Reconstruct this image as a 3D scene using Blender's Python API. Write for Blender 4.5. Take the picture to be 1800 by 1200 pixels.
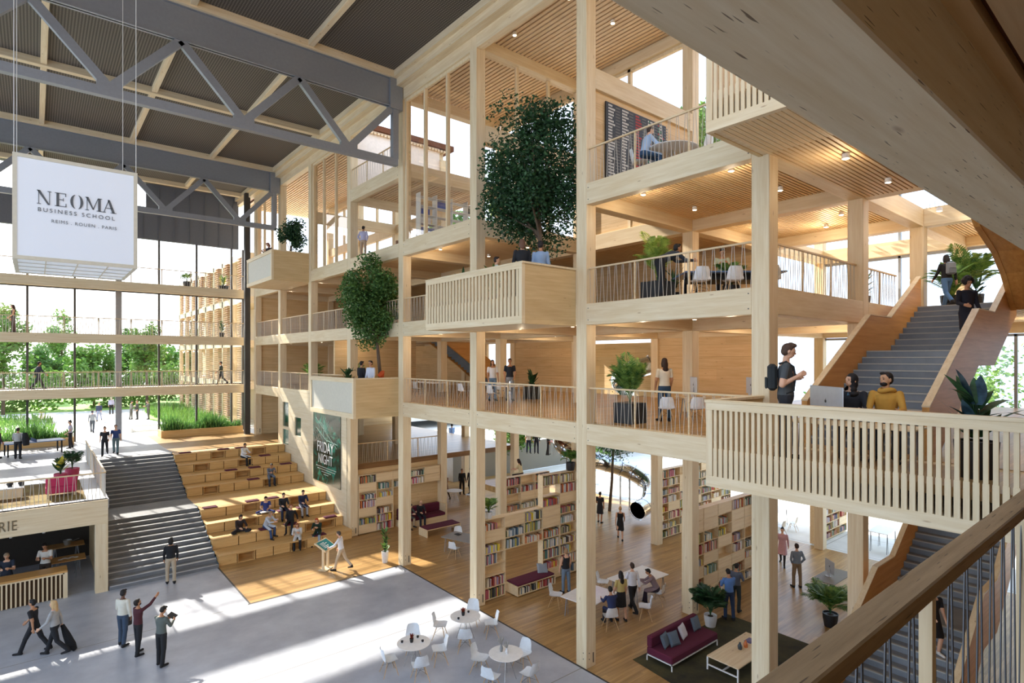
import bpy, bmesh, math, random
from mathutils import Vector, Matrix, Euler
random.seed(7)
for o in list(bpy.data.objects): bpy.data.objects.remove(o)
scene = bpy.context.scene
COL = scene.collection
PI = math.pi
def R(a): return math.radians(a)

# ---------------- camera ----------------
cd = bpy.data.cameras.new('camera'); cam = bpy.data.objects.new('camera', cd); COL.objects.link(cam)
cam.location = (0, 0, 9.24); cam.rotation_euler = (R(90), 0, R(-39.75))
cd.sensor_width = 36; cd.lens = 20.2; cd.shift_y = 31/1800; cd.clip_start = 0.05; cd.clip_end = 600
scene.camera = cam

# ---------------- daylight ----------------
w = bpy.data.worlds.new('sky'); scene.world = w; w.use_nodes = True
nt = w.node_tree; bg = nt.nodes['Background']
sky = nt.nodes.new('ShaderNodeTexSky'); sky.sky_type = 'NISHITA'
sky.sun_disc = False; sky.sun_elevation = R(34); sky.sun_rotation = R(-12); sky.air_density = 1.0; sky.dust_density = 3.0; sky.ozone_density = 1.0
mixs = nt.nodes.new('ShaderNodeMixRGB'); mixs.inputs[0].default_value = 0.6
mixs.inputs[2].default_value = (0.62, 0.76, 0.96, 1)
gn = nt.nodes.new('ShaderNodeMixRGB'); gn.blend_type = 'MULTIPLY'; gn.inputs[0].default_value = 1; gn.inputs[2].default_value = (.1, .1, .1, 1)
nt.links.new(sky.outputs[0], gn.inputs[1]); nt.links.new(gn.outputs[0], mixs.inputs[1]); nt.links.new(mixs.outputs[0], bg.inputs[0])
bg.inputs[1].default_value = 3.6
sd = bpy.data.lights.new('sun', 'SUN'); so = bpy.data.objects.new('sun', sd); COL.objects.link(so)
sd.energy = 15.0; sd.angle = R(0.6); sd.color = (1.0, 0.93, 0.82)
sdir = Vector((math.sin(R(12))*math.cos(R(33.3)), -math.cos(R(12))*math.cos(R(33.3)), -math.sin(R(33.3))))
so.rotation_euler = sdir.to_track_quat('-Z', 'Y').to_euler(); so.location = (0, 70, 50)
scene.view_settings.view_transform = 'Standard'; scene.view_settings.look = 'None'
scene.view_settings.gamma = 1; scene.view_settings.use_curve_mapping = False
scene.view_settings.exposure = 0.0

# ---------------- geometry helpers ----------------
class MB:
    def __init__(s): s.v = []; s.f = []; s.m = []
    def quad(s, a, b, c, d, m=0):
        n = len(s.v); s.v += [tuple(a), tuple(b), tuple(c), tuple(d)]; s.f.append((n, n+1, n+2, n+3)); s.m.append(m)
    def tri(s, a, b, c, m=0):
        n = len(s.v); s.v += [tuple(a), tuple(b), tuple(c)]; s.f.append((n, n+1, n+2)); s.m.append(m)
    def box(s, x0, x1, y0, y1, z0, z1, m=0, M=None):
        if x1 < x0: x0, x1 = x1, x0
        if y1 < y0: y0, y1 = y1, y0
        if z1 < z0: z0, z1 = z1, z0
        P = [(x0,y0,z0),(x1,y0,z0),(x1,y1,z0),(x0,y1,z0),(x0,y0,z1),(x1,y0,z1),(x1,y1,z1),(x0,y1,z1)]
        if M is not None: P = [tuple(M @ Vector(p)) for p in P]
        n = len(s.v); s.v += P
        for q in ((3,2,1,0),(4,5,6,7),(0,1,5,4),(1,2,6,5),(2,3,7,6),(3,0,4,7)):
            s.f.append(tuple(n+i for i in q)); s.m.append(m)
        return s
    def cbox(s, x0, x1, y0, y1, z0, z1, c=0.015, m=0):
        # box with chamfered vertical and horizontal edges
        n = len(s.v)
        for (z, i) in ((z0, c), (z0+c, 0), (z1-c, 0), (z1, c)):
            a0, a1, b0, b1 = x0+i, x1-i, y0+i, y1-i
            s.v += [(a0+c,b0,z),(a1-c,b0,z),(a1,b0+c,z),(a1,b1-c,z),(a1-c,b1,z),(a0+c,b1,z),(a0,b1-c,z),(a0,b0+c,z)]
        for k in range(3):
            for j in range(8):
                a = n+k*8+j; b = n+k*8+(j+1) % 8
                s.f.append((a, b, b+8, a+8)); s.m.append(m)
        s.f.append(tuple(n+7-j for j in range(8))); s.m.append(m)
        s.f.append(tuple(n+24+j for j in range(8))); s.m.append(m)
        return s
    def tube(s, p0, p1, r0, r1=None, n=8, m=0, caps=True):
        if r1 is None: r1 = r0
        p0 = Vector(p0); p1 = Vector(p1); d = (p1-p0)
        if d.length < 1e-6: return s
        d.normalize(); u = d.orthogonal().normalized(); v = d.cross(u)
        b = len(s.v)
        for (p, r) in ((p0, r0), (p1, r1)):
            for i in range(n):
                a = 2*PI*i/n; s.v.append(tuple(p+u*(r*math.cos(a))+v*(r*math.sin(a))))
        for i in range(n):
            j = (i+1) % n; s.f.append((b+i, b+j, b+n+j, b+n+i)); s.m.append(m)
        if caps:
            s.f.append(tuple(b+n-1-i for i in range(n))); s.m.append(m)
            s.f.append(tuple(b+n+i for i in range(n))); s.m.append(m)
        return s
    def path(s, pts, rad, n=8, m=0, caps=True, flat=None):
        pts = [Vector(p) for p in pts]; k = len(pts); b = len(s.v)
        up = None
        for i, p in enumerate(pts):
            d = (pts[min(i+1, k-1)]-pts[max(i-1, 0)]).normalized()
            if up is None: up = d.orthogonal().normalized()
            up = (up-d*up.dot(d)); up = up.normalized() if up.length > 1e-6 else d.orthogonal().normalized()
            v = d.cross(up); r = rad[i] if isinstance(rad, (list, tuple)) else rad
            for j in range(n):
                a = 2*PI*j/n; s.v.append(tuple(p+up*(r*math.cos(a))+v*(r*math.sin(a))))
        for i in range(k-1):
            for j in range(n):
                q = (j+1) % n; s.f.append((b+i*n+j, b+i*n+q, b+(i+1)*n+q, b+(i+1)*n+j)); s.m.append(m)
        if caps:
            s.f.append(tuple(b+n-1-i for i in range(n))); s.m.append(m)
            s.f.append(tuple(b+(k-1)*n+i for i in range(n))); s.m.append(m)
        return s
    def lathe(s, prof, n=16, m=0, c=(0,0,0)):
        b = len(s.v)
        for (r, z) in prof:
            for i in range(n):
                a = 2*PI*i/n; s.v.append((c[0]+r*math.cos(a), c[1]+r*math.sin(a), c[2]+z))
        for k in range(len(prof)-1):
            for i in range(n):
                j = (i+1) % n; s.f.append((b+k*n+i, b+k*n+j, b+(k+1)*n+j, b+(k+1)*n+i)); s.m.append(m)
        s.f.append(tuple(b+n-1-i for i in range(n))); s.m.append(m)
        s.f.append(tuple(b+(len(prof)-1)*n+i for i in range(n))); s.m.append(m)
        return s
    def sphere(s, c, r, n=10, k=7, m=0, sc=(1,1,1)):
        prof = []
        b = len(s.v)
        for i in range(k+1):
            t = PI*i/k
            for j in range(n):
                a = 2*PI*j/n
                s.v.append((c[0]+sc[0]*r*math.sin(t)*math.cos(a), c[1]+sc[1]*r*math.sin(t)*math.sin(a), c[2]-sc[2]*r*math.cos(t)))
        for i in range(k):
            for j in range(n):
                q = (j+1) % n; s.f.append((b+i*n+j, b+i*n+q, b+(i+1)*n+q, b+(i+1)*n+j)); s.m.append(m)
        return s
    def prism(s, poly, z0, z1, m=0, M=None):
        # poly: list of (x, y) counter-clockwise
        n = len(poly); b = len(s.v)
        P = [(x, y, z0) for x, y in poly]+[(x, y, z1) for x, y in poly]
        if M is not None: P = [tuple(M @ Vector(p)) for p in P]
        s.v += P
        s.f.append(tuple(b+n-1-i for i in range(n))); s.m.append(m)
        s.f.append(tuple(b+n+i for i in range(n))); s.m.append(m)
        for i in range(n):
            j = (i+1) % n; s.f.append((b+i, b+j, b+n+j, b+n+i)); s.m.append(m)
        return s
    def mesh(s, name, mats, smooth=False):
        me = bpy.data.meshes.new(name); me.from_pydata(s.v, [], s.f)
        if not isinstance(mats, (list, tuple)): mats = [mats]
        for mt in mats: me.materials.append(mt)
        if len(mats) > 1: me.polygons.foreach_set('material_index', s.m)
        if smooth: me.polygons.foreach_set('use_smooth', [True]*len(me.polygons))
        me.update(); return me
    def build(s, name, mats, parent=None, smooth=False):
        o = bpy.data.objects.new(name, s.mesh(name, mats, smooth)); COL.objects.link(o)
        if parent is not None: o.parent = parent
        return o
def tag(o, label=None, cat=None, group=None, kind=None):
    if label: o['label'] = label
    if cat: o['category'] = cat
    if group: o['group'] = group
    if kind: o['kind'] = kind
    return o
def empty(name, loc=(0,0,0), rz=0, label=None, cat=None, group=None):
    o = bpy.data.objects.new(name, None); COL.objects.link(o); o.location = loc; o.rotation_euler = (0, 0, rz); o.empty_display_size = .1
    return tag(o, label, cat, group)
def struct(name, mb, m, label=None):
    o = mb.build(name, m); o['kind'] = 'structure'
    if label: o['label'] = label
    return o
def kids(o): return [c for c in bpy.data.objects if c.parent == o]
def dup(o, loc=None, rz=None, label=None, group=None, parent=None, ch=None):
    c = o.copy(); COL.objects.link(c)
    if parent is not None: c.parent = parent
    if loc is not None: c.location = loc
    if rz is not None: c.rotation_euler = (0, 0, rz)
    if label: c['label'] = label
    if group: c['group'] = group
    for k in (kids(o) if ch is None else ch):
        dup(k, parent=c)
    return c

# ---------------- materials ----------------
def lin(c):
    if isinstance(c, str):
        c = [int(c[i:i+2], 16)/255 for i in (0, 2, 4)]
    return tuple((x/12.92 if x <= .04045 else ((x+.055)/1.055)**2.4) for x in c)+(1,)
MC = {}
def mat(name, col, rough=.6, metal=0, emit=None, es=0, spec=None, trans=0):
    if name in MC: return MC[name]
    m = bpy.data.materials.new(name); m.use_nodes = True; b = m.node_tree.nodes['Principled BSDF']
    nt = m.node_tree
    c = lin(col)
    n = nt.nodes.new('ShaderNodeTexNoise'); n.inputs['Scale'].default_value = 9; n.inputs['Detail'].default_value = 3
    tc = nt.nodes.new('ShaderNodeTexCoord'); nt.links.new(tc.outputs['Object'], n.inputs['Vector'])
    r = nt.nodes.new('ShaderNodeMixRGB'); r.inputs[1].default_value = tuple(x*.9 for x in c[:3])+(1,); r.inputs[2].default_value = tuple(min(1, x*1.1) for x in c[:3])+(1,)
    nt.links.new(n.outputs['Fac'], r.inputs[0]); nt.links.new(r.outputs[0], b.inputs['Base Color'])
    b.inputs['Roughness'].default_value = rough; b.inputs['Metallic'].default_value = metal
    if emit: b.inputs['Emission Color'].default_value = lin(emit); b.inputs['Emission Strength'].default_value = es
    if trans: b.inputs['Transmission Weight'].default_value = trans
    MC[name] = m; return m
def wood(name, light, dark, axis='z', rough=.55, s=1.0, knots=True, boards=None, bscale=.22, seam=None, checks=0):
    if name in MC: return MC[name]
    m = bpy.data.materials.new(name); m.use_nodes = True; nt = m.node_tree; b = nt.nodes['Principled BSDF']
    L = nt.links.new; N = nt.nodes.new
    tc = N('ShaderNodeTexCoord'); mp = N('ShaderNodeMapping'); L(tc.outputs['Object'], mp.inputs['Vector'])
    sc = {'x': (.5, 9, 9), 'y': (9, .5, 9), 'z': (9, 9, .5)}[axis]
    mp.inputs['Scale'].default_value = tuple(q*s for q in sc)
    n = N('ShaderNodeTexNoise'); n.inputs['Scale'].default_value = 1.3; n.inputs['Detail'].default_value = 7; n.inputs['Roughness'].default_value = .65
    L(mp.outputs[0], n.inputs['Vector'])
    r = N('ShaderNodeValToRGB'); r.color_ramp.elements[0].position = .3; r.color_ramp.elements[0].color = lin(dark)
    r.color_ramp.elements[1].position = .68; r.color_ramp.elements[1].color = lin(light)
    L(n.outputs['Fac'], r.inputs[0]); out = r.outputs[0]
    if knots:
        mk = N('ShaderNodeMapping'); L(tc.outputs['Object'], mk.inputs['Vector'])
        mk.inputs['Scale'].default_value = {'x': (.8, 3, 3), 'y': (3, .8, 3), 'z': (3, 3, .8)}[axis]
        v = N('ShaderNodeTexVoronoi'); v.inputs['Scale'].default_value = 1.6; L(mk.outputs[0], v.inputs['Vector'])
        kr = N('ShaderNodeValToRGB'); kr.color_ramp.elements[0].position = .035; kr.color_ramp.elements[0].color = (.35, .2, .1, 1)
        kr.color_ramp.elements[1].position = .10; kr.color_ramp.elements[1].color = (1, 1, 1, 1); L(v.outputs['Distance'], kr.inputs[0])
        mx = N('ShaderNodeMixRGB'); mx.blend_type = 'MULTIPLY'; mx.inputs[0].default_value = .55; L(out, mx.inputs[1]); L(kr.outputs[0], mx.inputs[2]); out = mx.outputs[0]
    if checks:
        # short dark drying cracks along the grain
        mc = N('ShaderNodeMapping'); L(tc.outputs['Object'], mc.inputs['Vector']); mc.inputs['Scale'].default_value = {'x': (1.6, 26, 26), 'y': (26, 1.6, 26), 'z': (26, 26, 1.6)}[axis]
        nc = N('ShaderNodeTexNoise'); nc.inputs['Scale'].default_value = 3.0; nc.inputs['Detail'].default_value = 1; L(mc.outputs[0], nc.inputs['Vector'])
        cr = N('ShaderNodeValToRGB'); cr.color_ramp.elements[0].position = .265+(.035 if checks > .86 else .008); cr.color_ramp.elements[0].color = (.16, .10, .06, 1); cr.color_ramp.elements[1].position = .30+(.035 if checks > .86 else .008); cr.color_ramp.elements[1].color = (1, 1, 1, 1); L(nc.outputs['Fac'], cr.inputs[0])
        mx = N('ShaderNodeMixRGB'); mx.blend_type = 'MULTIPLY'; mx.inputs[0].default_value = checks; L(out, mx.inputs[1]); L(cr.outputs[0], mx.inputs[2]); out = mx.outputs[0]
    if boards:
        # each board its own tone
        sp = N('ShaderNodeSeparateXYZ'); L(tc.outputs['Object'], sp.inputs[0])
        comb = N('ShaderNodeCombineXYZ')
        for i, (a, q) in enumerate(boards):
            mu = N('ShaderNodeMath'); mu.operation = 'DIVIDE'; L(sp.outputs[a], mu.inputs[0]); mu.inputs[1].default_value = q
            src = mu.outputs[0]
            if i == 1:
                ad = N('ShaderNodeMath'); ad.operation = 'ADD'; L(src, ad.inputs[0]); L(prev.outputs[0], ad.inputs[1]); src = ad.outputs[0]
            fl = N('ShaderNodeMath'); fl.operation = 'FLOOR'; L(src, fl.inputs[0]); L(fl.outputs[0], comb.inputs[i])
            if i == 0:
                prev = N('ShaderNodeMath'); prev.operation = 'MULTIPLY'; L(fl.outputs[0], prev.inputs[0]); prev.inputs[1].default_value = .37
                fr = N('ShaderNodeMath'); fr.operation = 'FRACT'; L(src, fr.inputs[0])
                lt = N('ShaderNodeMath'); lt.operation = 'LESS_THAN'; L(fr.outputs[0], lt.inputs[0]); lt.inputs[1].default_value = seam or .03
        wn = N('ShaderNodeTexWhiteNoise'); L(comb.outputs[0], wn.inputs['Vector'])
        mr = N('ShaderNodeMapRange'); L(wn.outputs['Value'], mr.inputs[0]); mr.inputs[3].default_value = 1-bscale; mr.inputs[4].default_value = 1.0
        hs = N('ShaderNodeHueSaturation'); L(out, hs.inputs['Color']); L(mr.outputs[0], hs.inputs['Value']); out = hs.outputs[0]
        mx = N('ShaderNodeMixRGB'); mx.blend_type = 'MULTIPLY'; L(lt.outputs[0], mx.inputs[0]); L(out, mx.inputs[1]); mx.inputs[2].default_value = (.45, .36, .28, 1); out = mx.outputs[0]
    L(out, b.inputs['Base Color']); b.inputs['Roughness'].default_value = rough
    bp = N('ShaderNodeBump'); bp.inputs['Strength'].default_value = .12; bp.inputs['Distance'].default_value = .01; L(n.outputs['Fac'], bp.inputs['Height']); L(bp.outputs[0], b.inputs['Normal'])
    MC[name] = m; return m
TL, TD = 'ead9b8', 'd8bf94'
WX = wood('timber_x', TL, TD, 'x'); WY = wood('timber_y', TL, TD, 'y'); WZ = wood('timber_z', TL, TD, 'z')
SLATM = wood('slat_timber', 'ead0aa', 'd3b084', 'y', knots=False)
SLATX = wood('slat_timber_x', 'ecd2a6', 'd6b482', 'x', knots=False)
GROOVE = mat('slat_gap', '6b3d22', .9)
PANEL = wood('wall_board', 'e6c999', 'd2ae7a', 'y', boards=[('Z', .55), ('Y', 4.1)], bscale=.12, seam=.012)
PANELX = wood('wall_board_x', 'e6c999', 'd2ae7a', 'x', boards=[('Z', .55), ('X', 4.1)], bscale=.12, seam=.012)
CLT = wood('clt_wall', 'ecdfc4', 'dccaa4', 'y', boards=[('Z', 1.2), ('Y', 5)], bscale=.05, seam=.004)
BALP = wood('balcony_panel', 'dcc190', 'c7a775', 'x')
FLOORW = wood('oak_floor', 'cda56c', 'a07a46', 'x', rough=.35, s=.8, knots=False, boards=[('Y', .14), ('X', 1.9)], bscale=.25)
BLEACH = wood('bleacher_ply', 'e3bd80', 'cb9c5c', 'x', rough=.5)
RAILW = wood('rail_timber', 'e2cba4', 'c9a877', 'x', rough=.5)
STAIRW = wood('stair_panel', 'dea75f', 'c68a43', 'x', rough=.45, knots=False)
def concrete(name, a, b_, rough=.5, joints=None, bump=.1):
    if name in MC: return MC[name]
    m = bpy.data.materials.new(name); m.use_nodes = True; nt = m.node_tree; b = nt.nodes['Principled BSDF']; L = nt.links.new; N = nt.nodes.new
    tc = N('ShaderNodeTexCoord'); n = N('ShaderNodeTexNoise'); n.inputs['Scale'].default_value = .9; n.inputs['Detail'].default_value = 8; n.inputs['Roughness'].default_value = .62; L(tc.outputs['Object'], n.inputs['Vector'])
    r = N('ShaderNodeValToRGB'); r.color_ramp.elements[0].position = .35; r.color_ramp.elements[0].color = lin(a); r.color_ramp.elements[1].position = .7; r.color_ramp.elements[1].color = lin(b_); L(n.outputs['Fac'], r.inputs[0]); out = r.outputs[0]
    if joints:
        sp = N('ShaderNodeSeparateXYZ'); L(tc.outputs['Object'], sp.inputs[0])
        for (ax, q, off) in joints:
            ad = N('ShaderNodeMath'); ad.operation = 'ADD'; L(sp.outputs[ax], ad.inputs[0]); ad.inputs[1].default_value = off
            dv = N('ShaderNodeMath'); dv.operation = 'DIVIDE'; L(ad.outputs[0], dv.inputs[0]); dv.inputs[1].default_value = q
            fr = N('ShaderNodeMath'); fr.operation = 'FRACT'; L(dv.outputs[0], fr.inputs[0])
            lt = N('ShaderNodeMath'); lt.operation = 'LESS_THAN'; L(fr.outputs[0], lt.inputs[0]); lt.inputs[1].default_value = .025/q
            mx = N('ShaderNodeMixRGB'); L(lt.outputs[0], mx.inputs[0]); L(out, mx.inputs[1]); mx.inputs[2].default_value = lin('7d776c'); out = mx.outputs[0]
    L(out, b.inputs['Base Color']); b.inputs['Roughness'].default_value = rough
    MC[name] = m; return m
CONC = concrete('polished_concrete', 'a6abb6', 'c0c4cc', .38, joints=[('Y', 5.535, -.81)])
STEPC = concrete('stair_concrete', '6f7276', '86898c', .6)
STEPD = concrete('stair_concrete_warm', '6c747c', '858d95', .6)
PAVE = concrete('outdoor_paving', 'cfcfcb', 'e2e2de', .7, joints=[('Y', 3, 0), ('X', 3, 0)])
STEEL = mat('painted_steel', '90949a', .45, .35)
STEELD = mat('dark_steel', '4b4a4a', .45, .5)
RODM = mat('rail_rod_steel', 'c2bcb0', .4, .3)
DARKP = mat('dark_wall_panel', '66696f', .6, .1)
WHITE = mat('white_paint', 'f0efec', .45); WPL = mat('white_plastic', 'e9eef2', .3)
BLACK = mat('black_matt', '16171a', .6); BURG = mat('burgundy_fabric', '5c1a34', .9); GREYF = mat('grey_fabric', '8f949b', .9)
LGREYF = mat('light_grey_fabric', 'cfccd2', .9)
def glassm(name, tint=(1,1,1), refl=.07):
    m = bpy.data.materials.new(name); m.use_nodes = True; nt = m.node_tree; nt.nodes.clear(); N = nt.nodes.new; L = nt.links.new
    o = N('ShaderNodeOutputMaterial'); t = N('ShaderNodeBsdfTransparent'); t.inputs[0].default_value = tint+(1,)
    g = N('ShaderNodeBsdfGlossy'); g.inputs['Roughness'].default_value = .02; mx = N('ShaderNodeMixShader'); mx.inputs[0].default_value = refl
    L(t.outputs[0], mx.inputs[1]); L(g.outputs[0], mx.inputs[2]); L(mx.outputs[0], o.inputs[0]); return m
GLASS = glassm('clear_glass'); GLASSW = glassm('warm_reflecting_glass', (1, .97, .94), .16)
def decking():
    m = bpy.data.materials.new('perforated_roof_deck'); m.use_nodes = True; nt = m.node_tree; b = nt.nodes['Principled BSDF']; L = nt.links.new; N = nt.nodes.new
    tc = N('ShaderNodeTexCoord'); wv = N('ShaderNodeTexWave'); wv.bands_direction = 'X'; wv.inputs['Scale'].default_value = 3.2; L(tc.outputs['Object'], wv.inputs['Vector'])
    w2 = N('ShaderNodeTexWave'); w2.bands_direction = 'Y'; w2.inputs['Scale'].default_value = 3.2; L(tc.outputs['Object'], w2.inputs['Vector'])
    mu = N('ShaderNodeMath'); mu.operation = 'MULTIPLY'; L(wv.outputs['Fac'], mu.inputs[0]); L(w2.outputs['Fac'], mu.inputs[1])
    r = N('ShaderNodeValToRGB'); r.color_ramp.elements[0].color = lin('443e36'); r.color_ramp.elements[1].color = lin('8d857a'); L(mu.outputs[0], r.inputs[0]); L(r.outputs[0], b.inputs['Base Color'])
    b.inputs['Roughness'].default_value = .7; return m
DECK = decking()
# ---------------- the frame of the building ----------------
X0, CW = 12.64, .42
XR = [12.64, 18.2, 23.75, 29.3]
def CY(i): return .665+5.535*i
G1, G2, G3, G4, TOP, BH = 7.32, 10.89, 14.47, 18.05, 20.85, .63
T = 3.66
ORD = ['nearest', 'second', 'third', 'fourth', 'fifth', 'sixth', 'seventh', 'eighth', 'farthest']
ORDC = {1: 'nearest', 2: 'second', 3: 'third', 4: 'fourth', 5: 'fifth', 6: 'sixth', 7: 'seventh', 8: 'farthest'}
def column(x, y, z0, z1, label, cw=CW, bolts=True):
    o = empty('timber_column', (x, y, z0), 0, label, 'column', 'square timber columns')
    MB().cbox(0, cw, 0, cw, 0, z1-z0, .012).build('shaft', WZ, o)
    if bolts:
        b = MB()
        for k in (0, 1):
            b.box(cw*.3-.012, cw*.3+.012, -.006, 0, .25+.18*k, .28+.18*k)
            b.box(-.006, 0, cw*.3-.012, cw*.3+.012, .25+.18*k, .28+.18*k)
        b.box(cw*.72-.02, cw*.72+.02, -.004, 0, .12, .42)
        b.build('base_bolts', STEELD, o)
    return o
for i in range(1, 9):
    z0 = 0 if i < 8 else T
    column(X0, CY(i), z0, 21.6, 'tall pale timber column on the open edge of the floors, %s from the camera' % ORDC[i])
for i in range(1, 9):
    column(XR[1], CY(i), 0 if i < 6 else T, TOP, 'timber column one bay behind the open edge, %s in that inner row' % ORDC[i], bolts=i < 4)
for i in (1, 2, 3, 4, 5, 6):
    column(XR[2], CY(i), 0, G3, 'timber column deep inside in the row behind the bookcases, %s in its row' % ORDC[i], bolts=False)
for i in (0, 1, 2, 5):
    column(XR[3], CY(i), 0, TOP if i < 3 else G2, 'timber column in the outermost row by the back windows, number %s from the right' % ORD[i], bolts=False)

FN = {1: 'first gallery floor', 2: 'second gallery floor', 3: 'third gallery floor', 4: 'uppermost floor', 0: 'half level'}
def beamY(x, y0, y1, top, h=BH, w=.30, label=None, bolts=False, m=None):
    o = empty('timber_beam', (x, y0, top-h), 0, label, 'beam', 'timber beams of the floors')
    MB().cbox(0, w, 0, y1-y0, 0, h, .01).build('beam_body', m or WY, o)
    if bolts:
        b = MB()
        for yy in (.07, y1-y0-.07):
            for zz in (.14, h-.14): b.box(-.006, 0, yy-.013, yy+.013, zz-.013, zz+.013)
        b.build('bolt_heads', STEELD, o)
    return o
def beamX(y, x0, x1, top, h=BH, w=.42, label=None, m=None):
    o = empty('timber_beam', (x0, y, top-h), 0, label, 'beam', 'timber beams of the floors')
    MB().cbox(0, x1-x0, 0, w, 0, h, .01).build('beam_body', m or WX, o)
    return o
GT = {1: G1, 2: G2, 3: G3, 4: G4}
# facade beams between the columns
for lv, bays in ((1, range(1, 8)), (2, range(1, 8)), (3, (1, 3, 5, 7)), (4, (4,))):
    for i in bays:
        if lv == 1 and i in (5, 6): continue
        beamY(X0, CY(i)+CW, CY(i+1), GT[lv], label='pale edge beam of the %s, spanning bay %s from the camera' % (FN[lv], ['zero', 'one', 'two', 'three', 'four', 'five', 'six', 'seven'][i]), bolts=i < 5)
beamY(X0, CY(4)+CW, CY(5), G3, label='pale edge beam behind the smaller tree at third floor height', bolts=False)
beamY(X0, CY(6)+CW, CY(7), G3, label='pale edge beam of the third floor at the solid far balcony', bolts=False)
beamY(X0, CY(0)+CW, CY(1), G1, label='edge beam behind the near slatted balcony', bolts=False)
for i in range(0, 8):
    beamY(X0, CY(i)+CW, CY(i+1), 21.6, h=.78, label='deep roof edge beam over bay %s from the camera' % ['zero', 'one', 'two', 'three', 'four', 'five', 'six', 'seven'][i])
fas = MB(); fas.box(12.30, 12.64, -4, 49, 21.3, 21.62); fas.box(12.12, 12.64, -4, 49, 21.62, 21.9)
tag(fas.build('roof_edge_fascia', WY), 'stepped timber fascia running along the roof edge above the columns', 'fascia')
# beams running inwards
for i in range(1, 9):
    for lv in (1, 2, 3):
        if lv == 3 and i == 9: continue
        x1 = XR[2]
        for (a, b_, nm) in ((XR[0]+CW, XR[1], 'front'), (XR[1]+CW, XR[2], 'inner')):
            if lv == 3 and nm == 'inner' and i > 2: continue
            if lv == 2 and i == 1 and nm == 'front': pass
            beamX(CY(i), a, b_, GT[lv], label='%s cross beam of the %s on the line of the %s column' % (nm, FN[lv], ORDC[i]))
for i in (0, 1, 2):
    for lv in (1, 2, 3):
        if i == 0 and lv == 2: continue
        beamX(CY(i), XR[2]+CW, XR[3], GT[lv], label='back cross beam of the %s on column line %s' % (FN[lv], ['zero', 'one', 'two'][i]))
for i in (2, 3, 4, 5, 6):
    beamX(CY(i), XR[0]+CW, XR[1], G4, label='cross beam at the %s height on the line of the %s column' % (FN[4], ORDC[i]))
for i in range(0, 8):
    for lv in (1, 2, 3):
        if i == 0 and lv == 2: continue
        beamY(XR[1], CY(i)+CW, CY(i+1), GT[lv], w=.42, label='inner long beam of the %s in bay %s' % (FN[lv], ['zero', 'one', 'two', 'three', 'four', 'five', 'six', 'seven'][i]))
        if lv < 3 or i < 2:
            beamY(XR[2], CY(i)+CW, CY(i+1), GT[lv], w=.42, label='second inner long beam of the %s in bay %s' % (FN[lv], ['zero', 'one', 'two', 'three', 'four', 'five', 'six', 'seven'][i]))
for i in (0, 1):
    for lv in (1, 2, 3):
        beamY(XR[3], CY(i)+CW, CY(i+1), GT[lv], w=.42, label='beam of the %s across the back windows, bay %s' % (FN[lv], ['zero', 'one'][i]))
    beamY(XR[1], CY(i)+CW, CY(i+1), 21.5, h=.65, w=.42, label='roof beam one bay in over bay %s' % ['zero', 'one'][i])
for i in (2, 3, 5, 6, 7):
    beamY(XR[1], CY(i)+CW, CY(i+1), 21.5, h=.65, w=.42, label='roof beam above the top windows in bay %s' % ['', '', 'two', 'three', 'four', 'five', 'six', 'seven'][i])
# the great beam just over the camera, edge of the bridge deck above
beamX(CY(0), -6, XR[3], G2, h=BH, label='massive knotty timber beam crossing overhead at the upper right', m=wood('old_timber_x', TL, TD, 'x', checks=.85))
for i in (0,): MB  # nearest bay

# slabs: floor surface and slatted soffit
FI = [0]
def slab(x0, x1, y0, y1, top, soffit='x', name='floor', step=.115, sw=.075):
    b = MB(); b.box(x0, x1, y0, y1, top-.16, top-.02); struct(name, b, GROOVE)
    f = MB(); f.box(x0, x1, y0, y1, top-.02, top+.012); struct(name, f, FLOORW)
    if soffit:
        s = MB(); z1 = top-.16; z0 = z1-.07
        if soffit == 'x':
            y = y0+.03
            while y < y1-.05: s.box(x0, x1, y, y+sw, z0, z1); y += step
            struct('ceiling', s, SLATX)
        else:
            x = x0+.03
            while x < x1-.05: s.box(x, x+sw, y0, y1, z0, z1); x += step
            struct('ceiling', s, SLATM)
e = .30
slab(X0+.30, 29.6, CY(0)+CW, CY(2)+CW, G1, None)
slab(X0+.30, XR[2]+CW, CY(2)+CW, 45.3, G1, None)
slab(X0+.30, 29.6, -9, CY(0)+CW-.02, G1, None)
slab(X0+.30, 29.6, CY(1)+.2, CY(5)+CW, G2, 'x')
slab(X0+.30, XR[2]+CW, CY(5)+CW, 45.3, G2, None)
slab(21.8, 29.6, CY(0)+CW, CY(1)+.2, G2, 'x')
slab(-6, 29.6, -7, CY(0)+.2, G2, 'x', step=.14, sw=.1)
slab(X0+.30, XR[2]+CW, CY(1)+.2, CY(2)+CW, G3, 'x')
slab(X0-.1, XR[1]+CW, 3.45, CY(1)+.2, G3, None)
slab(X0-.1, XR[1]+CW, -6, 1.1, G3, None)
b = MB(); b.box(10.55, XR[1], 3.45, CY(1), 13.9, 13.94); struct('ceiling', b, GROOVE)
b = MB(); y = 3.5
while y < CY(1)-.05: b.box(10.6, XR[1], y, y+.075, 13.83, 13.9); y += .115
struct('ceiling', b, SLATX)
slab(XR[2]+CW, 29.6, -6, CY(1)+.2, G3, 'x')
slab(XR[1]+CW, XR[2]+CW, CY(2)+CW, 45.3, G3, 'x')
b = MB(); b.box(XR[1]+.16, XR[1]+.34, CY(2)+CW, CY(3), G3, G3+1.1); struct('wall_top', b, PANEL)
b = MB(); b.box(29.8, 30.0, 15.6, CY(5), G1-.6, G2-.6); struct('wall_back', b, PANEL)
slab(X0+.30, XR[1], CY(3)+.2, 45.3, G3, 'x')
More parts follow.
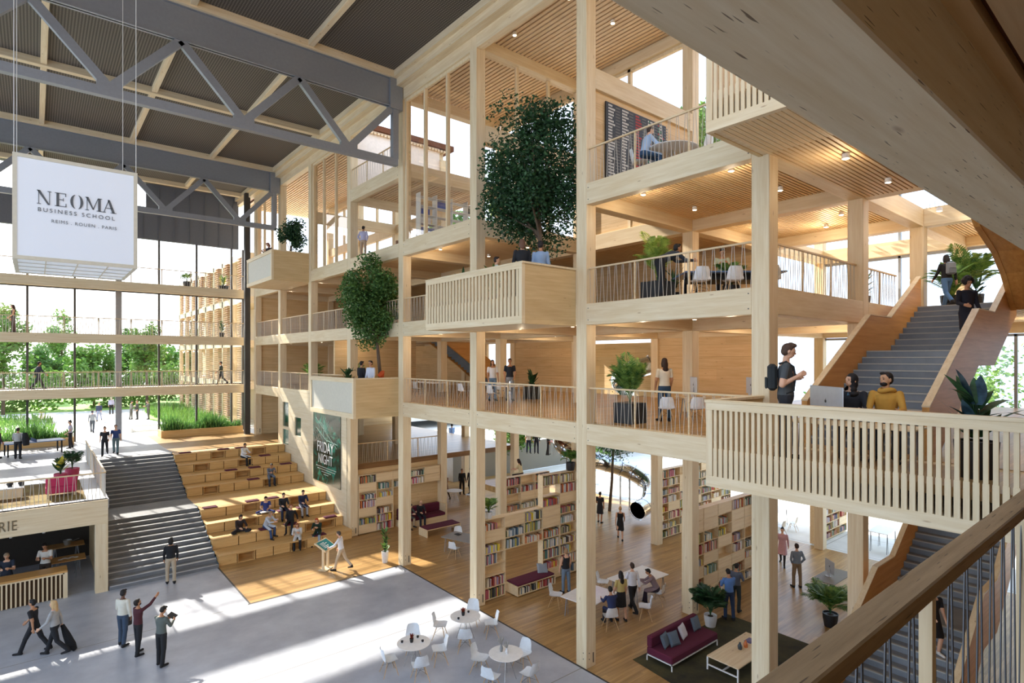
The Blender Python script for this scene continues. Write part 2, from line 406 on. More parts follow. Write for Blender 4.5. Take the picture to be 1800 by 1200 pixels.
slab(X0+.30, XR[1]+CW, CY(4)+.1, CY(5)+.2, G4, 'y', step=.2, sw=.13)
# roof of the building wing
for (ya, yb) in ((CY(0), CY(4)+.3), (CY(5), 49)):
    rf = MB(); rf.box(X0+.3, XR[1]+.9, ya, yb, 21.5, 21.8); struct('ceiling', rf, GROOVE)
    s = MB(); x = X0+.35
    while x < XR[1]+.3: s.box(x, x+.13, ya, yb, 21.28, 21.4); x += .2
    struct('ceiling', s, SLATM)
w2 = MB(); w2.box(X0+.4, XR[1], 28.5, 28.7, G4, 21.5); struct('wall_top', w2, mat('pale_plaster', 'efe2d6', .8))
beamX(CY(4), X0+CW, XR[1], 21.3, h=.45, label='header beam across the glazed room at the roof, by the nearest truss')
beamX(CY(3), X0+CW, XR[1], 21.3, h=.45, label='header beam above the glazed screen behind the large tree')

# ---------------- atrium roof ----------------
dk = MB(); dk.box(-26, 12.3, 16.5, 49.0, 21.9, 22.1); struct('ceiling', dk, DECK)
dk = MB(); dk.box(-26, 12.3, 7, 16.5, 21.9, 22.1); struct('ceiling', dk, DECK)
for k, y in enumerate((CY(4)-.15, 31.2, CY(7)-.15, 46.9)):
    tag(MB().cbox(-26, 12.2, y, y+.3, 21.6, 21.9, .01).build('roof_purlin', WX), 'timber purlin running across the atrium roof, %s from the camera' % ['nearest', 'second', 'third', 'farthest'][k], 'purlin', 'roof purlins')
for k, x in enumerate((8.35, 4.2, .2, -3.9, -8)):
    for j, (ya, yb) in enumerate(((8, CY(4)-.15), (CY(4)+.15, 31.2), (31.5, CY(7)-.15), (CY(7)+.15, 46.9))):
        tag(MB().cbox(x, x+.22, ya, yb, 21.66, 21.9, .01).build('roof_joist', WY), 'timber joist under the roof deck, %s from the columns, in roof field %s' % (['first', 'second', 'third', 'fourth', 'fifth'][k], ['one', 'two', 'three', 'four'][j]), 'joist', 'roof joists')
def truss(y, label):
    o = empty('steel_truss', (12.3, y, 17.8), 0, label, 'truss', 'steel roof trusses')
    def add(nm, mb): mb.build(nm, STEEL, o)
    zt0, zt1 = 20.37-17.8, 21.6-17.8
    m = MB(); m.box(-38, .1, .10, .16, zt0, zt1); m.box(-38, .1, 0, .26, zt0, zt0+.03); m.box(-38, .1, 0, .26, zt1-.03, zt1); m.box(-.3, .3, -.04, .34, zt0-.1, zt1); add('top_chord', m)
    m = MB(); m.box(-38, .1, 0, .26, 0, .30); add('bottom_chord', m)
    m = MB(); m.box(-.15, .12, 0, .26, .3, zt0); add('end_post', m)
    k = 0; x = 0
    nodes = [-(2.06*j)-.1 for j in range(0, 19)]
    for j in range(len(nodes)-1):
        xa, xb = nodes[j], nodes[j+1]
        za, zb = (zt0, .3) if j % 2 == 0 else (.3, zt0)
        m = MB(); d = Vector((xb-xa, 0, zb-za)); L_ = d.length; ang = math.atan2(d.z, d.x)
        M_ = Matrix.Translation((xa, 0, za)) @ Matrix.Rotation(-ang, 4, 'Y')
        m.box(0, L_, .04, .22, -.14, .14, M=M_); add('diagonal_brace', m)
    for j in range(1, len(nodes), 2):
        m = MB(); xa = nodes[j]; m.box(xa-.35, xa+.35, .02, .24, .3, .5); add('gusset_plate', m)
    return o
truss(CY(4)-.02, 'grey steel lattice truss nearest the camera under the atrium roof')
truss(CY(7)-.02, 'grey steel lattice truss farther back, behind the hanging white sign')

# ---------------- ground, floors ----------------
g = MB(); g.box(-30, 12.64, -8, 23.05, -.3, 0); g.box(-30, 6.3, 23.05, 52, -.3, 0); struct('floor', g, CONC)
g = MB(); g.box(12.64, 29.7, -8, 23.05, -.3, 0); g.box(6.3, 29.7, 23.05, 38, -.3, 0); struct('floor', g, FLOORW)
g = MB(); g.box(6.2, 12.64, 22.99, 23.05, 0, .006); g.box(6.24, 6.3, 23.05, 27.95, 0, .006); g.box(12.58, 12.64, -8, 22.99, 0, .006); struct('trim_1', g, STEELD)
g = MB(); g.box(-30, 2.3, 27.95, 49.2, T-.35, T); g.box(2.3, 6.3, 39.7, 49.2, T-.35, T); struct('floor', g, CONC)
g = MB(); g.box(6.3, 12.64, 39.5, 49.2, T-.35, T); g.box(12.64, 24.2, 28.7, 45.3, T-.3, T); struct('floor', g, FLOORW)
g = MB(); g.box(-80, 120, 49.2, 200, T-.5, T-.02); struct('floor', g, PAVE)
g = MB(); g.box(29.7, 110, -60, 36, -.3, -.02); g.box(24.2, 110, 36, 60, 0, 2.4); struct('floor', g, PAVE)

# main stair, concrete
st = empty('concrete_stair', (2.3, 27.9, 0), 0, 'broad grey concrete stair rising beside the wooden seating steps', 'stair')
m = MB()
for f in range(2):
    for k in range(12):
        y = f*7.0+k*.3833; z = f*1.83+k*.1525
        m.box(0, 4, y, y+.3833+.01, z-.3 if k or f else 0, z+.1525)
m.box(0, 4, 4.6, 7.0, 1.5, 1.83); m.box(0, 4, 11.6, 11.8, 3.3, 3.66)
for f in range(2):
    for k in range(12):
        y = f*7.0+k*.3833; z = f*1.83+(k+1)*.1525
        m.box(.03, 3.97, y-.012, y+.05, z-.02, z+.004, m=1)
m.build('steps', [STEPC, mat('nosing_grey', 'b4b6b8', .5)], st)
m = MB()
for f in range(2):
    for k in range(12):
        y = f*7.0+k*.3833; z = f*1.83+k*.1525
        m.box(3.97, 4.0, y, y+.38, z+.15, z+.19)
m.build('edge_light_strip', mat('step_strip_blue', '3c5f74', .4), st)

# seating steps: eight rows of stacked boxes, each box front a panel, some open niches
bl = empty('seating_steps', (6.3, 28, 0), 0, 'wide light plywood seating steps with eight rows of boxes and a mid platform', 'bleachers')
FR = [1.15*i for i in range(4)]+[6.9+1.15*i for i in range(4)]
random.seed(3)
open_idx = {0: (1, 4, 8), 1: (5, 6), 2: (2, 5), 3: (2, 5), 4: (1, 5), 5: (3,), 6: (1, 4), 7: (2, 5)}
for r in range(8):
    y0 = FR[r]; y1 = FR[r]+1.15 if r != 3 else 6.9
    if r == 7: y1 = 11.6
    z0 = .4575*r; z1 = z0+.4575
    m = MB(); m.box(0, 6.3, y0+.0, y1+.02, z1-.035, z1); m.build('tread_board', BLEACH, bl)
    n = 9 if r < 2 else 8; x = 0; off = .35*(r % 2)
    edges = [0]+[off+.79*(k+1) for k in range(8) if off+.79*(k+1) < 6.2]+[6.3]
    for k in range(len(edges)-1):
        a, b_ = edges[k]+.02, edges[k+1]-.02
        m = MB()
        if k in open_idx[r]:
            t = .025; d = .5
            m.box(a, b_, y0+.01, y0+d, z0, z0+t); m.box(a, b_, y0+.01, y0+d, z1-.036-t, z1-.036); m.box(a, a+t, y0+.01, y0+d, z0+t, z1-.036-t)
            m.box(b_-t, b_, y0+.01, y0+d, z0+t, z1-.036-t); m.box(a, b_, y0+d, y0+d+.02, z0, z1-.036); m.build('open_box', BLEACH, bl)
        else:
            m.box(a, b_, y0+.012, y0+.5, z0+.012, z1-.045); m.build('box_front', BLEACH, bl)
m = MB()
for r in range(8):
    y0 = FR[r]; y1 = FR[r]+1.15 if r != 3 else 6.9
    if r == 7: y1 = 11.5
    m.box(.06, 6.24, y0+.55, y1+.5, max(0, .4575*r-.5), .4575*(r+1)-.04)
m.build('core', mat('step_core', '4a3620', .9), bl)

# CLT wall with windows and poster
wl = MB(); yA, yB, xA, xB = 28.35+CW, 39.4, 12.62, 12.86
WN = [(37.74, 38.85, 4.85, 6.44), (37.74, 38.85, 3.7, 4.66), (35.48, 36.58, 4.45, 5.6)]
ys = sorted({yA, yB}|{a for w_ in WN for a in w_[:2]}); zs = sorted({0, 7.34}|{a for w_ in WN for a in w_[2:]})
for i in range(len(ys)-1):
    for j in range(len(zs)-1):
        cy, cz = (ys[i]+ys[i+1])/2, (zs[j]+zs[j+1])/2
        if any(a < cy < b_ and c < cz < d for a, b_, c, d in WN): continue
        wl.box(xA, xB, ys[i], ys[i+1], zs[j], zs[j+1])
struct('wall_right', wl, CLT)
TEAL = mat('teal_glass_panel', '2a6f66', .25)
for k, (a, b_, c, d) in enumerate(WN):
    wm = MB(); wm.box(xA+.08, xA+.1, a, b_, c, d); struct('window_%d' % (k+1), wm, mat('dark_green_glass', '1f4a40', .1) if k != 1 else TEAL)
# walls inside
w2 = MB(); w2.box(12.9, 18.6, 28.72, 28.95, 0, T-.3); w2.box(18.4, 18.62, 28.9, 38, 0, T-.3); struct('wall_back', w2, PANELX)
w2 = MB(); w2.box(XR[2]+.1, XR[2]+.3, CY(2)+CW, CY(3), G1, G2-.2); struct('wall_inner', w2, PANEL)
w2 = MB(); w2.box(XR[2]+.1, XR[2]+.3, CY(4)+CW, 28.7, G1, G2-.2); w2.box(XR[2]+.1, XR[2]+.3, 31.4, 45, G1, G2-.2); struct('wall_inner', w2, PANEL)
w2 = MB(); w2.box(XR[2]+.1, XR[2]+.3, CY(2)+.2, 45, G2, G3-.2); struct('wall_inner', w2, PANEL)
w2 = MB(); w2.box(12.95, 24, 45.1, 45.3, G1, G3); w2.box(12.95, 24, 45.1, 45.3, T, G1); struct('wall_far', w2, PANELX)
w2 = MB(); w2.box(XR[0]+CW, XR[1], CY(2)+.1, CY(2)+.3, G3, G4-BH); struct('wall_top', w2, PANELX)
w2 = MB(); w2.box(13, XR[1], 31.2, 31.4, G1, G2-.2); struct('wall_inner', w2, PANELX)

w2 = MB(); w2.box(-9, 30, -3.3, -3.05, 0, 21.9); struct('wall_near', w2, wood('near_wall_board', 'a98d68', '8a6f4c', 'x', boards=[('Z', .55), ('X', 4.1)], bscale=.12, seam=.012))  # unseen wall added behind the camera to darken the overhead beam
# ---------------- railings ----------------
def railing(p0, p1, z, label, h=1.08, pitch=.125, group='steel rod railings with timber handrails', post=1.8, hr=.05, rods=True, rr=.008):
    p0 = Vector((p0[0], p0[1], 0)); p1 = Vector((p1[0], p1[1], 0)); d = p1-p0; L_ = d.length; a = math.atan2(d.y, d.x)
    o = empty('railing', (p0.x, p0.y, z), a, label, 'railing', group)
    MB().box(0, L_, -hr/2, hr/2, h-.045, h).build('handrail', RAILW, o)
    k = max(1, round(L_/post))
    for i in range(k+1):
        if k > 1 and i in (0, k) : continue
        x = L_*i/k; MB().box(x-.022, x+.022, -.02, .02, -.05, h-.045).build('rail_post', RAILW, o)
    n = int(L_/pitch); m = MB()
    for i in range(n):
        x = (i+.5)*L_/n; s_ = .042 if i % 2 else -.042
        m.tube((x-s_*.4, 0, -.04), (x+s_, 0, h-.045), rr, rr, 5, caps=False)
    m.build('rod_infill', RODM, o)
    return o
fx = X0+.12
for i in (1, 2, 3, 5, 6, 7):
    railing((fx, CY(i)+CW), (fx, CY(i+1)), G1, 'rod railing of the first gallery floor in bay %s along the open edge' % ['', 'one', 'two', 'three', '', 'five', 'six', 'seven'][i])
for i in (1, 3, 4, 5, 6, 7):
    railing((fx, CY(i)+CW), (fx, CY(i+1)), G2, 'rod railing of the second gallery floor in bay %s along the open edge' % ['', 'one', '', 'three', 'four', 'five', 'six', 'seven'][i])
railing((fx, CY(1)+CW), (fx, CY(2)), G3, 'rod railing of the top gallery in front of the big dark board')
railing((fx, CY(4)+CW), (fx, CY(5)), G4, 'rod railing of the uppermost floor beside the first truss')
railing((X0+CW, CY(1)+.2), (XR[1], CY(1)+.2), G2, 'rod railing beside the stair opening, left of the inner column')
railing((XR[1]+CW, CY(1)+.2), (21.6, CY(1)+.2), G2, 'rod railing beside the stair opening, right of the inner column')
railing((XR[2], 1.1), (XR[2], CY(1)), G3, 'rod railing high up above the stair, seen under the overhead beam')
railing((18.9, 28.85), (13.1, 28.85), T, 'rod railing on the half level above the far bookcase')
railing((19.2, 36.1), (24, 36.1), 2.4, 'rod railing at the edge of the sunny outdoor plaza')
railing((2.2, 28.05), (-12, 28.05), T, 'rod railing on the terrace above the carved letters', rr=.009)
railing((2.2, 28.1), (2.2, 39.7), T, 'rod railing running up beside the concrete stair')
for lv in (1, 2, 3):
    railing((-22, 46.66), (12.3, 46.66), GT[lv], 'long rod railing of the %s footbridge before the glass wall' % ['', 'lowest', 'middle', 'highest'][lv], pitch=.15, rr=.016 if lv < 3 else .010, hr=.06)

# the rail right in front of the camera: every rod by itself
o = empty('bridge_railing', (-3, .68, G1), 0, 'close brown timber handrail with thin steel rods at the lower right', 'railing')
HR = wood('handrail_brown', 'a98f6c', '7d6443', 'x', rough=.5, s=1.6, checks=.9)
MB().cbox(0, 26, -.05, .05, 1.035, 1.10, .006).build('handrail', HR, o)
pm = MB().box(-.024, .024, -.022, .022, -.1, 1.035).mesh('rail_post', WZ)
for i in range(14):
    if -3+i*1.81+.22 < 0: continue
    q = bpy.data.objects.new('rail_post', pm); COL.objects.link(q); q.parent = o; q.location = (i*1.81+.22, 0, 0)
ra = MB().tube((.02, 0, -.1), (-.045, 0, 1.035), .0045, .0045, 7).mesh('rod', mat('grey_rod', '5e6063', .35, .8)); rb = MB().tube((-.02, 0, -.1), (.045, 0, 1.035), .0045, .0045, 7).mesh('rod', mat('grey_rod', '5e6063', .35, .8))
for i in range(96):
    q = bpy.data.objects.new('rod', ra if i % 2 else rb); COL.objects.link(q); q.parent = o; q.location = (3.9+i*.125, 0, 0)
# bridge deck the camera stands on, and its edge beam
b = MB(); b.box(-6, X0, -3, .62, G1-.25, G1); struct('floor', b, FLOORW)

# ---------------- box balconies ----------------
def balcony(y0, y1, z, label, front, xf=10.5, near=False):
    o = empty('box_balcony', (xf, y0, z-.65), 0, label, 'balcony', 'timber box balconies')
    W = X0-xf; Lb = y1-y0; H = 1.75
    f = MB(); f.box(.1, W, .1, Lb-.1, .5, .65); f.build('balcony_floor', FLOORW, o)
    f = MB(); f.box(.101, W, .101, Lb-.101, .02, .2); f.build('soffit', WY, o)
    f = MB(); f.box(.101, W, 0.004, .1, 0, H-.06); f.build('side_panel', BALP, o)
    f = MB(); f.box(.101, W, Lb-.1, Lb-.004, 0, H-.06); f.build('side_panel', BALP, o)
    f = MB(); f.cbox(-.03, W, -.03, .14, H-.06, H, .006); f.cbox(-.03, W, Lb-.14, Lb+.03, H-.06, H, .006); f.cbox(-.03, .14, .14, Lb-.14, H-.06, H, .006); f.build('coping', WY, o)
    f = MB(); f.cbox(-.02, .1, .0, .14, .22, H-.2, .004); f.build('corner_post', WZ, o)
    f = MB(); f.cbox(-.02, .1, Lb-.14, Lb, .22, H-.2, .006); f.build('corner_post', WZ, o)
    f = MB(); f.box(-.02, .1, 0, Lb, H-.2, H-.06); f.build('top_rail', WY, o)
    f = MB(); f.box(-.02, .1, 0, Lb, 0, .22); f.build('bottom_rail', WY, o)
    if front == 'solid':
        f = MB(); f.box(.03, .08, .14, Lb-.14, .22, H-.2); f.build('front_panel', mat('pale_grey_panel', 'cfc9b8', .6), o)
    else:
        pitch, wd = front; n = int((Lb-.28)/pitch)
        sm = MB(); sm.box(0, .055, -wd/2, wd/2, .22, H-.2); sm.box(-.014, .03, -wd/2-.012, wd/2+.004, .22, .78)
        me = sm.mesh('slat', WZ)
        for i in range(n):
            q = bpy.data.objects.new('slat', me); COL.objects.link(q); q.parent = o; q.location = (.0, .14+(i+.5)*(Lb-.28)/n, 0)
    return o
balcony(.9, 6.45, G1, 'near box balcony of pale timber slats, large at the right', (.112, .062), near=True)
balcony(-1.5, 6.45, G3, 'slatted box balcony high above, partly hidden by the overhead beam', (.115, .062))
balcony(12.17, 17.3, G2, 'slatted box balcony in the middle, under the large tree', (.175, .09))
balcony(23.2, 28.2, G1, 'solid fronted box balcony below the smaller tree', 'solid')
balcony(34.2, 39.2, G3, 'farthest box balcony with pale grey front, high beside the glass wall', 'solid')

# ---------------- far wall, footbridges ----------------
FB = ['', 'lowest', 'middle', 'highest']
for lv in (1, 2, 3):
    z = GT[lv]
    o = empty('footbridge', (-22, 46.6, z-.6), 0, '%s timber footbridge crossing in front of the tall glass wall' % FB[lv], 'footbridge', 'footbridges at the glass wall')
    MB().box(0, 34.3, 0, .28, 0, .6).build('edge_beam', WX, o)
    m = MB(); m.box(0, 34.3, .28, 2.1, .42, .58); m.build('deck', FLOORW, o)
    m = MB(); y = .35
    xx = 0
    while xx < 34: m.box(xx, xx+.06, .3, 2.1, .36, .42); xx += .25
    m.build('soffit_slats', SLATM, o)
gx0, gx1, gy = -20, 12.9, 48.8
MULL = [-.34+2.45*k for k in range(-8, 6)]+[12.75]
wi = 4
for k in range(len(MULL)-1):
    g = MB(); g.box(MULL[k], MULL[k+1], gy-.01, gy+.01, T, 17.9); o = struct('window_%d' % wi, g, GLASS); wi += 1
g = MB(); g.box(-8, 6.2, gy-.01, gy+.01, 20.2, 21.85); struct('window_%d' % wi, g, GLASS); wi += 1  # added opening, hidden behind the sign, lets a sun band reach the floor
for k, x in enumerate(MULL):
    m = MB(); m.box(x-.06, x+.06, gy-.12, gy+.12, T, 17.9); struct('window_frame_%d' % (k+1), m, STEELD)
m = MB(); m.box(4.35, 4.7, gy-.6, gy-.3, T, 17.9); struct('trim_2', m, STEEL)
for lv in (1, 2, 3):
    m = MB(); m.box(gx0, gx1, gy-.05, gy+.05, GT[lv]-.5, GT[lv]+.04); struct('trim_3', m, STEELD)
m = MB(); m.box(-22, 12.4, gy-.15, gy+.15, 17.9, 20.2); m.box(-22, -8, gy-.15, gy+.15, 20.2, 21.9); m.box(6.2, 12.4, gy-.15, gy+.15, 20.2, 21.9)
for x in range(-21, 13):
    m.box(x-.02, x+.02, gy-.19, gy-.15, 17.9, 20.1)
    if x > 6: m.box(x-.02, x+.02, gy-.19, gy-.15, 20.1, 21.7)
struct('wall_far', m, DARKP)
m = MB(); m.box(12.05, 12.42, 45.5, 45.85, T, 21.6); tag(m.build('steel_post', STEELD), 'dark steel post where the footbridges meet the timber galleries', 'post')

# ---------------- glazed bays of the top floors ----------------
def glazed(i, label, z0=G3, z1=20.82):
    global wi
    o = empty('glazed_bay', (X0+.1, CY(i)+CW, z0), 0, label, 'window', 'tall timber framed windows')
    Lb = CY(i+1)-CY(i)-CW; H = z1-z0
    f = MB(); f.box(0, .12, 0, .12, 0, H); f.box(0, .12, Lb-.12, Lb, 0, H); f.box(0, .12, .12, Lb-.12, H-.12, H); f.box(0, .12, .12, Lb-.12, 0, .1); fr_ = f.build('frame', WZ, o)
    for k in (1, 2):
        y = Lb*k/3; MB().box(-.03, .12, y-.05, y+.05, .1, H-.12).build('mullion', WZ, fr_)
    MB().box(.05, .06, .12, Lb-.12, .1, H-.12).build('pane', GLASSW, fr_)
o = empty('glazed_screen', (X0+CW, CY(3)+.15, G3), 0, 'glazed timber screen closing the top room behind the large tree', 'window')
f = MB(); Ls = XR[1]-X0-CW; f.box(0, .1, 0, .12, 0, 6.35); f.box(Ls-.1, Ls, 0, .12, 0, 6.35); f.build('frame', WZ, o)
for k in (1, 2): MB().box(Ls*k/3-.06, Ls*k/3+.06, 0, .12, 0, 6.35).build('mullion', WZ, o)
MB().box(.1, Ls-.1, .05, .06, 0, 6.35).build('pane', GLASSW, o)
glazed(3, 'tall glazed bay with three panes, left of the big tree')
glazed(5, 'tall glazed bay with warm reflections, behind the smaller tree')
glazed(7, 'small far glazed bay next to the dark steel post')
for i in range(1, 8):
    if i == 4: continue
    g = MB(); g.box(XR[1]+.2, XR[1]+.22, CY(i)+CW, CY(i+1), G3, TOP); struct('window_%d' % wi, g, GLASSW if False else GLASS); wi += 1
    m = MB(); y = (CY(i)+CY(i+1)+CW)/2; m.box(XR[1]+.14, XR[1]+.3, y-.07, y+.07, G3, TOP); m.box(XR[1]+.14, XR[1]+.3, CY(i)+CW, CY(i+1), TOP-.12, TOP); m.box(XR[1]+.14, XR[1]+.3, CY(i)+CW, CY(i)+CW+.08, G3, TOP)
    if i > 2: m.box(XR[1]+.1, XR[1]+.36, CY(i)+CW, CY(i+1), G4-.6, G4)
    struct('window_frame_%d' % (20+i), m, WZ)
# back windows at the right
for i in (-1, 0, 1):
    for lv, (za, zb) in enumerate(((0, 6.6), (G1, G2-.65), (G2, G3-.65), (G3, TOP))):
        g = MB(); x = XR[3]+.3 if lv else 36
        if lv == 0: continue
        g.box(x, x+.02, CY(i)+CW, CY(i+1), za, zb); struct('window_%d' % wi, g, GLASS); wi += 1
        m = MB()
        for y in (CY(i)+CW+.05, CY(i)+CW+2.0, CY(i)+CW+3.6): m.box(x-.06, x+.08, y-.05, y+.05, za, zb)
        m.box(x-.06, x+.08, CY(i)+CW, CY(i+1), zb-.1, zb)
        struct('window_frame_%d' % (30+wi), m, STEEL)

# ---------------- stairs on the right ----------------
def pstair(x0, zb, y0, y1, flights, label, pt=.12, ph=.97, over=0, soffit=False):
    # flights: list of (x_start, z_start, x_end, z_end)
    o = empty('timber_sided_stair', (0, 0, 0), 0, label, 'stair')
    st_ = MB()
    for (xa, za, xb, zb_) in flights:
        if abs(zb_-za) < .01: st_.box(xa, xb, y0, y1, za-.25, za); continue
        n = max(1, round(abs(zb_-za)/.17))
        for k in range(n):
            u0 = xa+(xb-xa)*k/n; u1 = xa+(xb-xa)*(k+1)/n; z1 = max(za+(zb_-za)*(k+1)/n, za+(zb_-za)*k/n)
            st_.box(u0, u1+.02, y0, y1, z1-.32, z1); (st_.box(u0-.014, u0+.05, y0+.01, y1-.01, z1-.028, z1+.004, m=1) if zb_ > za else 0)
    st_.build('steps', [STEPD, mat('nosing_pale', 'a3a49f', .6)], o)
    prof = [(flights[0][0], flights[0][1])]+[(f[2], f[3]) for f in flights]
    for (ya, yb) in ((y0-pt, y0), (y1, y1+pt)):
        m = MB(); n = len(prof)
        top = [(x, z+ph) for x, z in prof]; bot = [(x, z-.38) for x, z in prof]
        for k in range(n-1):
            A, B, Cq, D = bot[k], bot[k+1], top[k+1], top[k]
            b = len(m.v)
            for y in (ya, yb): m.v += [(A[0], y, A[1]), (B[0], y, B[1]), (Cq[0], y, Cq[1]), (D[0], y, D[1])]
            for q in ((0,1,2,3), (7,6,5,4), (0,4,5,1), (3,2,6,7)): m.f.append(tuple(b+i for i in q)); m.m.append(0)
            if k == 0: m.f.append((b, b+3, b+7, b+4)); m.m.append(0)
            if k == n-2: m.f.append((b+1, b+5, b+6, b+2)); m.m.append(0)
        pnl = m.build('side_panel', STAIRW, o)
        m = MB()
        for k in range(n-1):
            A, B = top[k], top[k+1]; b = len(m.v)
            for y in (ya-.01, yb+.01): m.v += [(A[0], y, A[1]), (B[0], y, B[1]), (B[0], y, B[1]+.03), (A[0], y, A[1]+.03)]
            for q in ((0,1,2,3), (7,6,5,4), (0,4,5,1), (3,2,6,7), (0,3,7,4), (1,5,6,2)): m.f.append(tuple(b+i for i in q)); m.m.append(0)
        m.build('capping', WX, pnl)
    if soffit:
        m = MB()
        for k in range(len(prof)-1):
            A, B = (prof[k][0], prof[k][1]-.36), (prof[k+1][0], prof[k+1][1]-.36)
            m.quad((A[0], y0, A[1]), (B[0], y0, B[1]), (B[0], y1, B[1]), (A[0], y1, A[1])); m.quad((A[0], y0, A[1]+.02), (A[0], y1, A[1]+.02), (B[0], y1, B[1]+.02), (B[0], y0, B[1]+.02))
        m.build('soffit', STAIRW, o)
    return o
pstair(0, 0, 3.55, 5.75, [(13.5, G1, 17.4, 9.46), (17.4, 9.46, 19.0, 9.46), (19.0, 9.46, 21.75, G2)], 'stair with orange timber sides rising from the first to the second gallery')
pstair(0, 0, 3.55, 5.75, [(13.75, 0.02, 17.93, 2.5), (17.93, 2.5, 19.3, 2.5), (19.3, 2.5, 23.3, 5.0), (23.3, 5.0, 26, 5.0)], 'lower stair with orange timber sides rising from the library floor')
pstair(0, 0, 1.25, 3.3, [(13.6, G3, 16.9, 12.7), (16.9, 12.7, 18.6, 12.3), (18.6, 12.3, 19.6, 11.85), (19.6, 11.85, 20.9, 10.97)], 'upper stair whose folded timber side shows at the right edge', soffit=True)
pstair(0, 0, 29.4, 31.0, [(18.7, G2, 21.2, 9.2), (21.2, 9.2, 23.7, G1+.02)], 'stair descending behind the first gallery, seen from below')

# ---------------- terrace pavilion ----------------
o = empty('kiosk_front', (-12, 27.9, 0), 0, 'timber kiosk front with carved letters under the terrace', 'kiosk')
MB().cbox(0, 14.27, 0, .3, 2.72, T-.0, .01).build('fascia_beam', WX, o)
MB().cbox(13.85, 14.27, -.02, .42, 0, 2.72, .01).build('corner_post', WZ, o)
MB().box(14.0, 14.25, .42, 6, 0, T-.36).build('side_wall', PANEL, o)
def text(s, size, ext, name, m, parent=None, loc=(0,0,0), rot=(0,0,0), spacing=1.0, font=None, align='LEFT', sx=1.0, bold=0):
    c = bpy.data.curves.new(name, 'FONT'); c.body = s; c.size = size; c.extrude = ext; c.space_character = spacing; c.align_x = align; c.offset = bold
    t = bpy.data.objects.new(name, c); COL.objects.link(t)
    dg = bpy.context.evaluated_depsgraph_get(); me = bpy.data.meshes.new_from_object(t.evaluated_get(dg)); bpy.data.objects.remove(t)
    me.materials.clear(); me.materials.append(m)
    q = bpy.data.objects.new(name, me); COL.objects.link(q); q.location = loc; q.rotation_euler = rot; q.scale = (sx, 1, 1)
    if parent: q.parent = parent
    return q
LETT = mat('letter_brown', '75664c', .6)
text('RIE', .52, .012, 'carved_letters', LETT, o, (10.99, -.014, 2.96), (R(90), 0, 0), 1.12, sx=.7)
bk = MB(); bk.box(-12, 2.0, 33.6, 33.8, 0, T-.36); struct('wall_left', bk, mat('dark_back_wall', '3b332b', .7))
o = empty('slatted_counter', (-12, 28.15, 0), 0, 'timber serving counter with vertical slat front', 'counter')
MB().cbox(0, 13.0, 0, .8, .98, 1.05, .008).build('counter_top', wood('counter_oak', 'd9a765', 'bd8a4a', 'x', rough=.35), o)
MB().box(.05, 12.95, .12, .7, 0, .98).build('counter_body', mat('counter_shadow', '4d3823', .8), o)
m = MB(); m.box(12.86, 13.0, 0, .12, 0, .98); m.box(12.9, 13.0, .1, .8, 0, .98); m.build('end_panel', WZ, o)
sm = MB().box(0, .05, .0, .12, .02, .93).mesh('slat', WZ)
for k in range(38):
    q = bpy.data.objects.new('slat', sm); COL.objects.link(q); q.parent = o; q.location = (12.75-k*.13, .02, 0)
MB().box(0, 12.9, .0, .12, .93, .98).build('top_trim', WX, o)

# ---------------- hanging sign ----------------
sx0, sx1, sy0, sy1, sz0, sz1 = -.40, 2.10, 18.0, 21.0, 11.63, 14.15
sg = empty('hanging_sign', (sx0, sy0, sz0), 0, 'white lantern box sign hanging from the roof with grey lettering', 'sign')
FAB = bpy.data.materials.new('skylit_fabric'); FAB.use_nodes = True
_b = FAB.node_tree.nodes['Principled BSDF']; _b.inputs['Base Color'].default_value = lin('d4dae2'); _b.inputs['Roughness'].default_value = .4; _b.inputs['Emission Color'].default_value = (.80, .87, 1, 1); _b.inputs['Emission Strength'].default_value = .22  # faint emission stands in for skylight through the white fabric
w_, d_, h_ = sx1-sx0, sy1-sy0, sz1-sz0
MB().box(.04, w_-.04, .02, .03, .04, h_-.04).build('front_screen', FAB, sg)
MB().box(.04, w_-.04, d_-.03, d_-.02, .04, h_-.04).build('back_screen', FAB, sg)
MB().box(.02, .03, .04, d_-.04, .04, h_-.04).build('side_screen', FAB, sg)
MB().box(w_-.03, w_-.02, .04, d_-.04, .04, h_-.04).build('side_screen', FAB, sg)
MB().box(.04, w_-.04, .04, d_-.04, .02, .03).build('bottom_screen', FAB, sg)
FRM = mat('sign_frame', 'd9d2bd', .5)
m = MB(); t = .085
for (x, z) in ((0, 0), (0, h_-t), ): m.box(0, w_, -.0, t, z, z+t); m.box(0, w_, d_-t, d_, z, z+t); m.box(0, t, t, d_-t, z, z+t); m.box(w_-t, w_, t, d_-t, z, z+t)
for x in (0, w_-t):
    for y in (0, d_-t): m.box(x, x+t, y, y+t, t, h_-t)
for k in (1, 2, 3): m.box(w_*k/4-.012, w_*k/4+.012, t, d_-t, 0, .015); m.box(t, w_-t, d_*k/4-.012, d_*k/4+.012, 0, .015)
m.build('frame', FRM, sg)
INK = mat('sign_ink', '5c6064', .6)
ex = (R(90), 0, 0)
def glyph(x, polys, sc=1.0):
    m = MB(); M_ = Matrix.Translation((x, 0, 1.37)) @ Matrix.Rotation(R(90), 4, 'X')
    for p in polys:
        A_ = sum(p[i][0]*p[(i+1) % len(p)][1]-p[(i+1) % len(p)][0]*p[i][1] for i in range(len(p)))
        m.prism([(u*sc, v*sc) for u, v in (p if A_ > 0 else p[::-1])], 0, .007, M=M_)
    m.build('letter', INK, sg)
def bx_(a, b, c, d): return [(a, c), (b, c), (b, d), (a, d)]
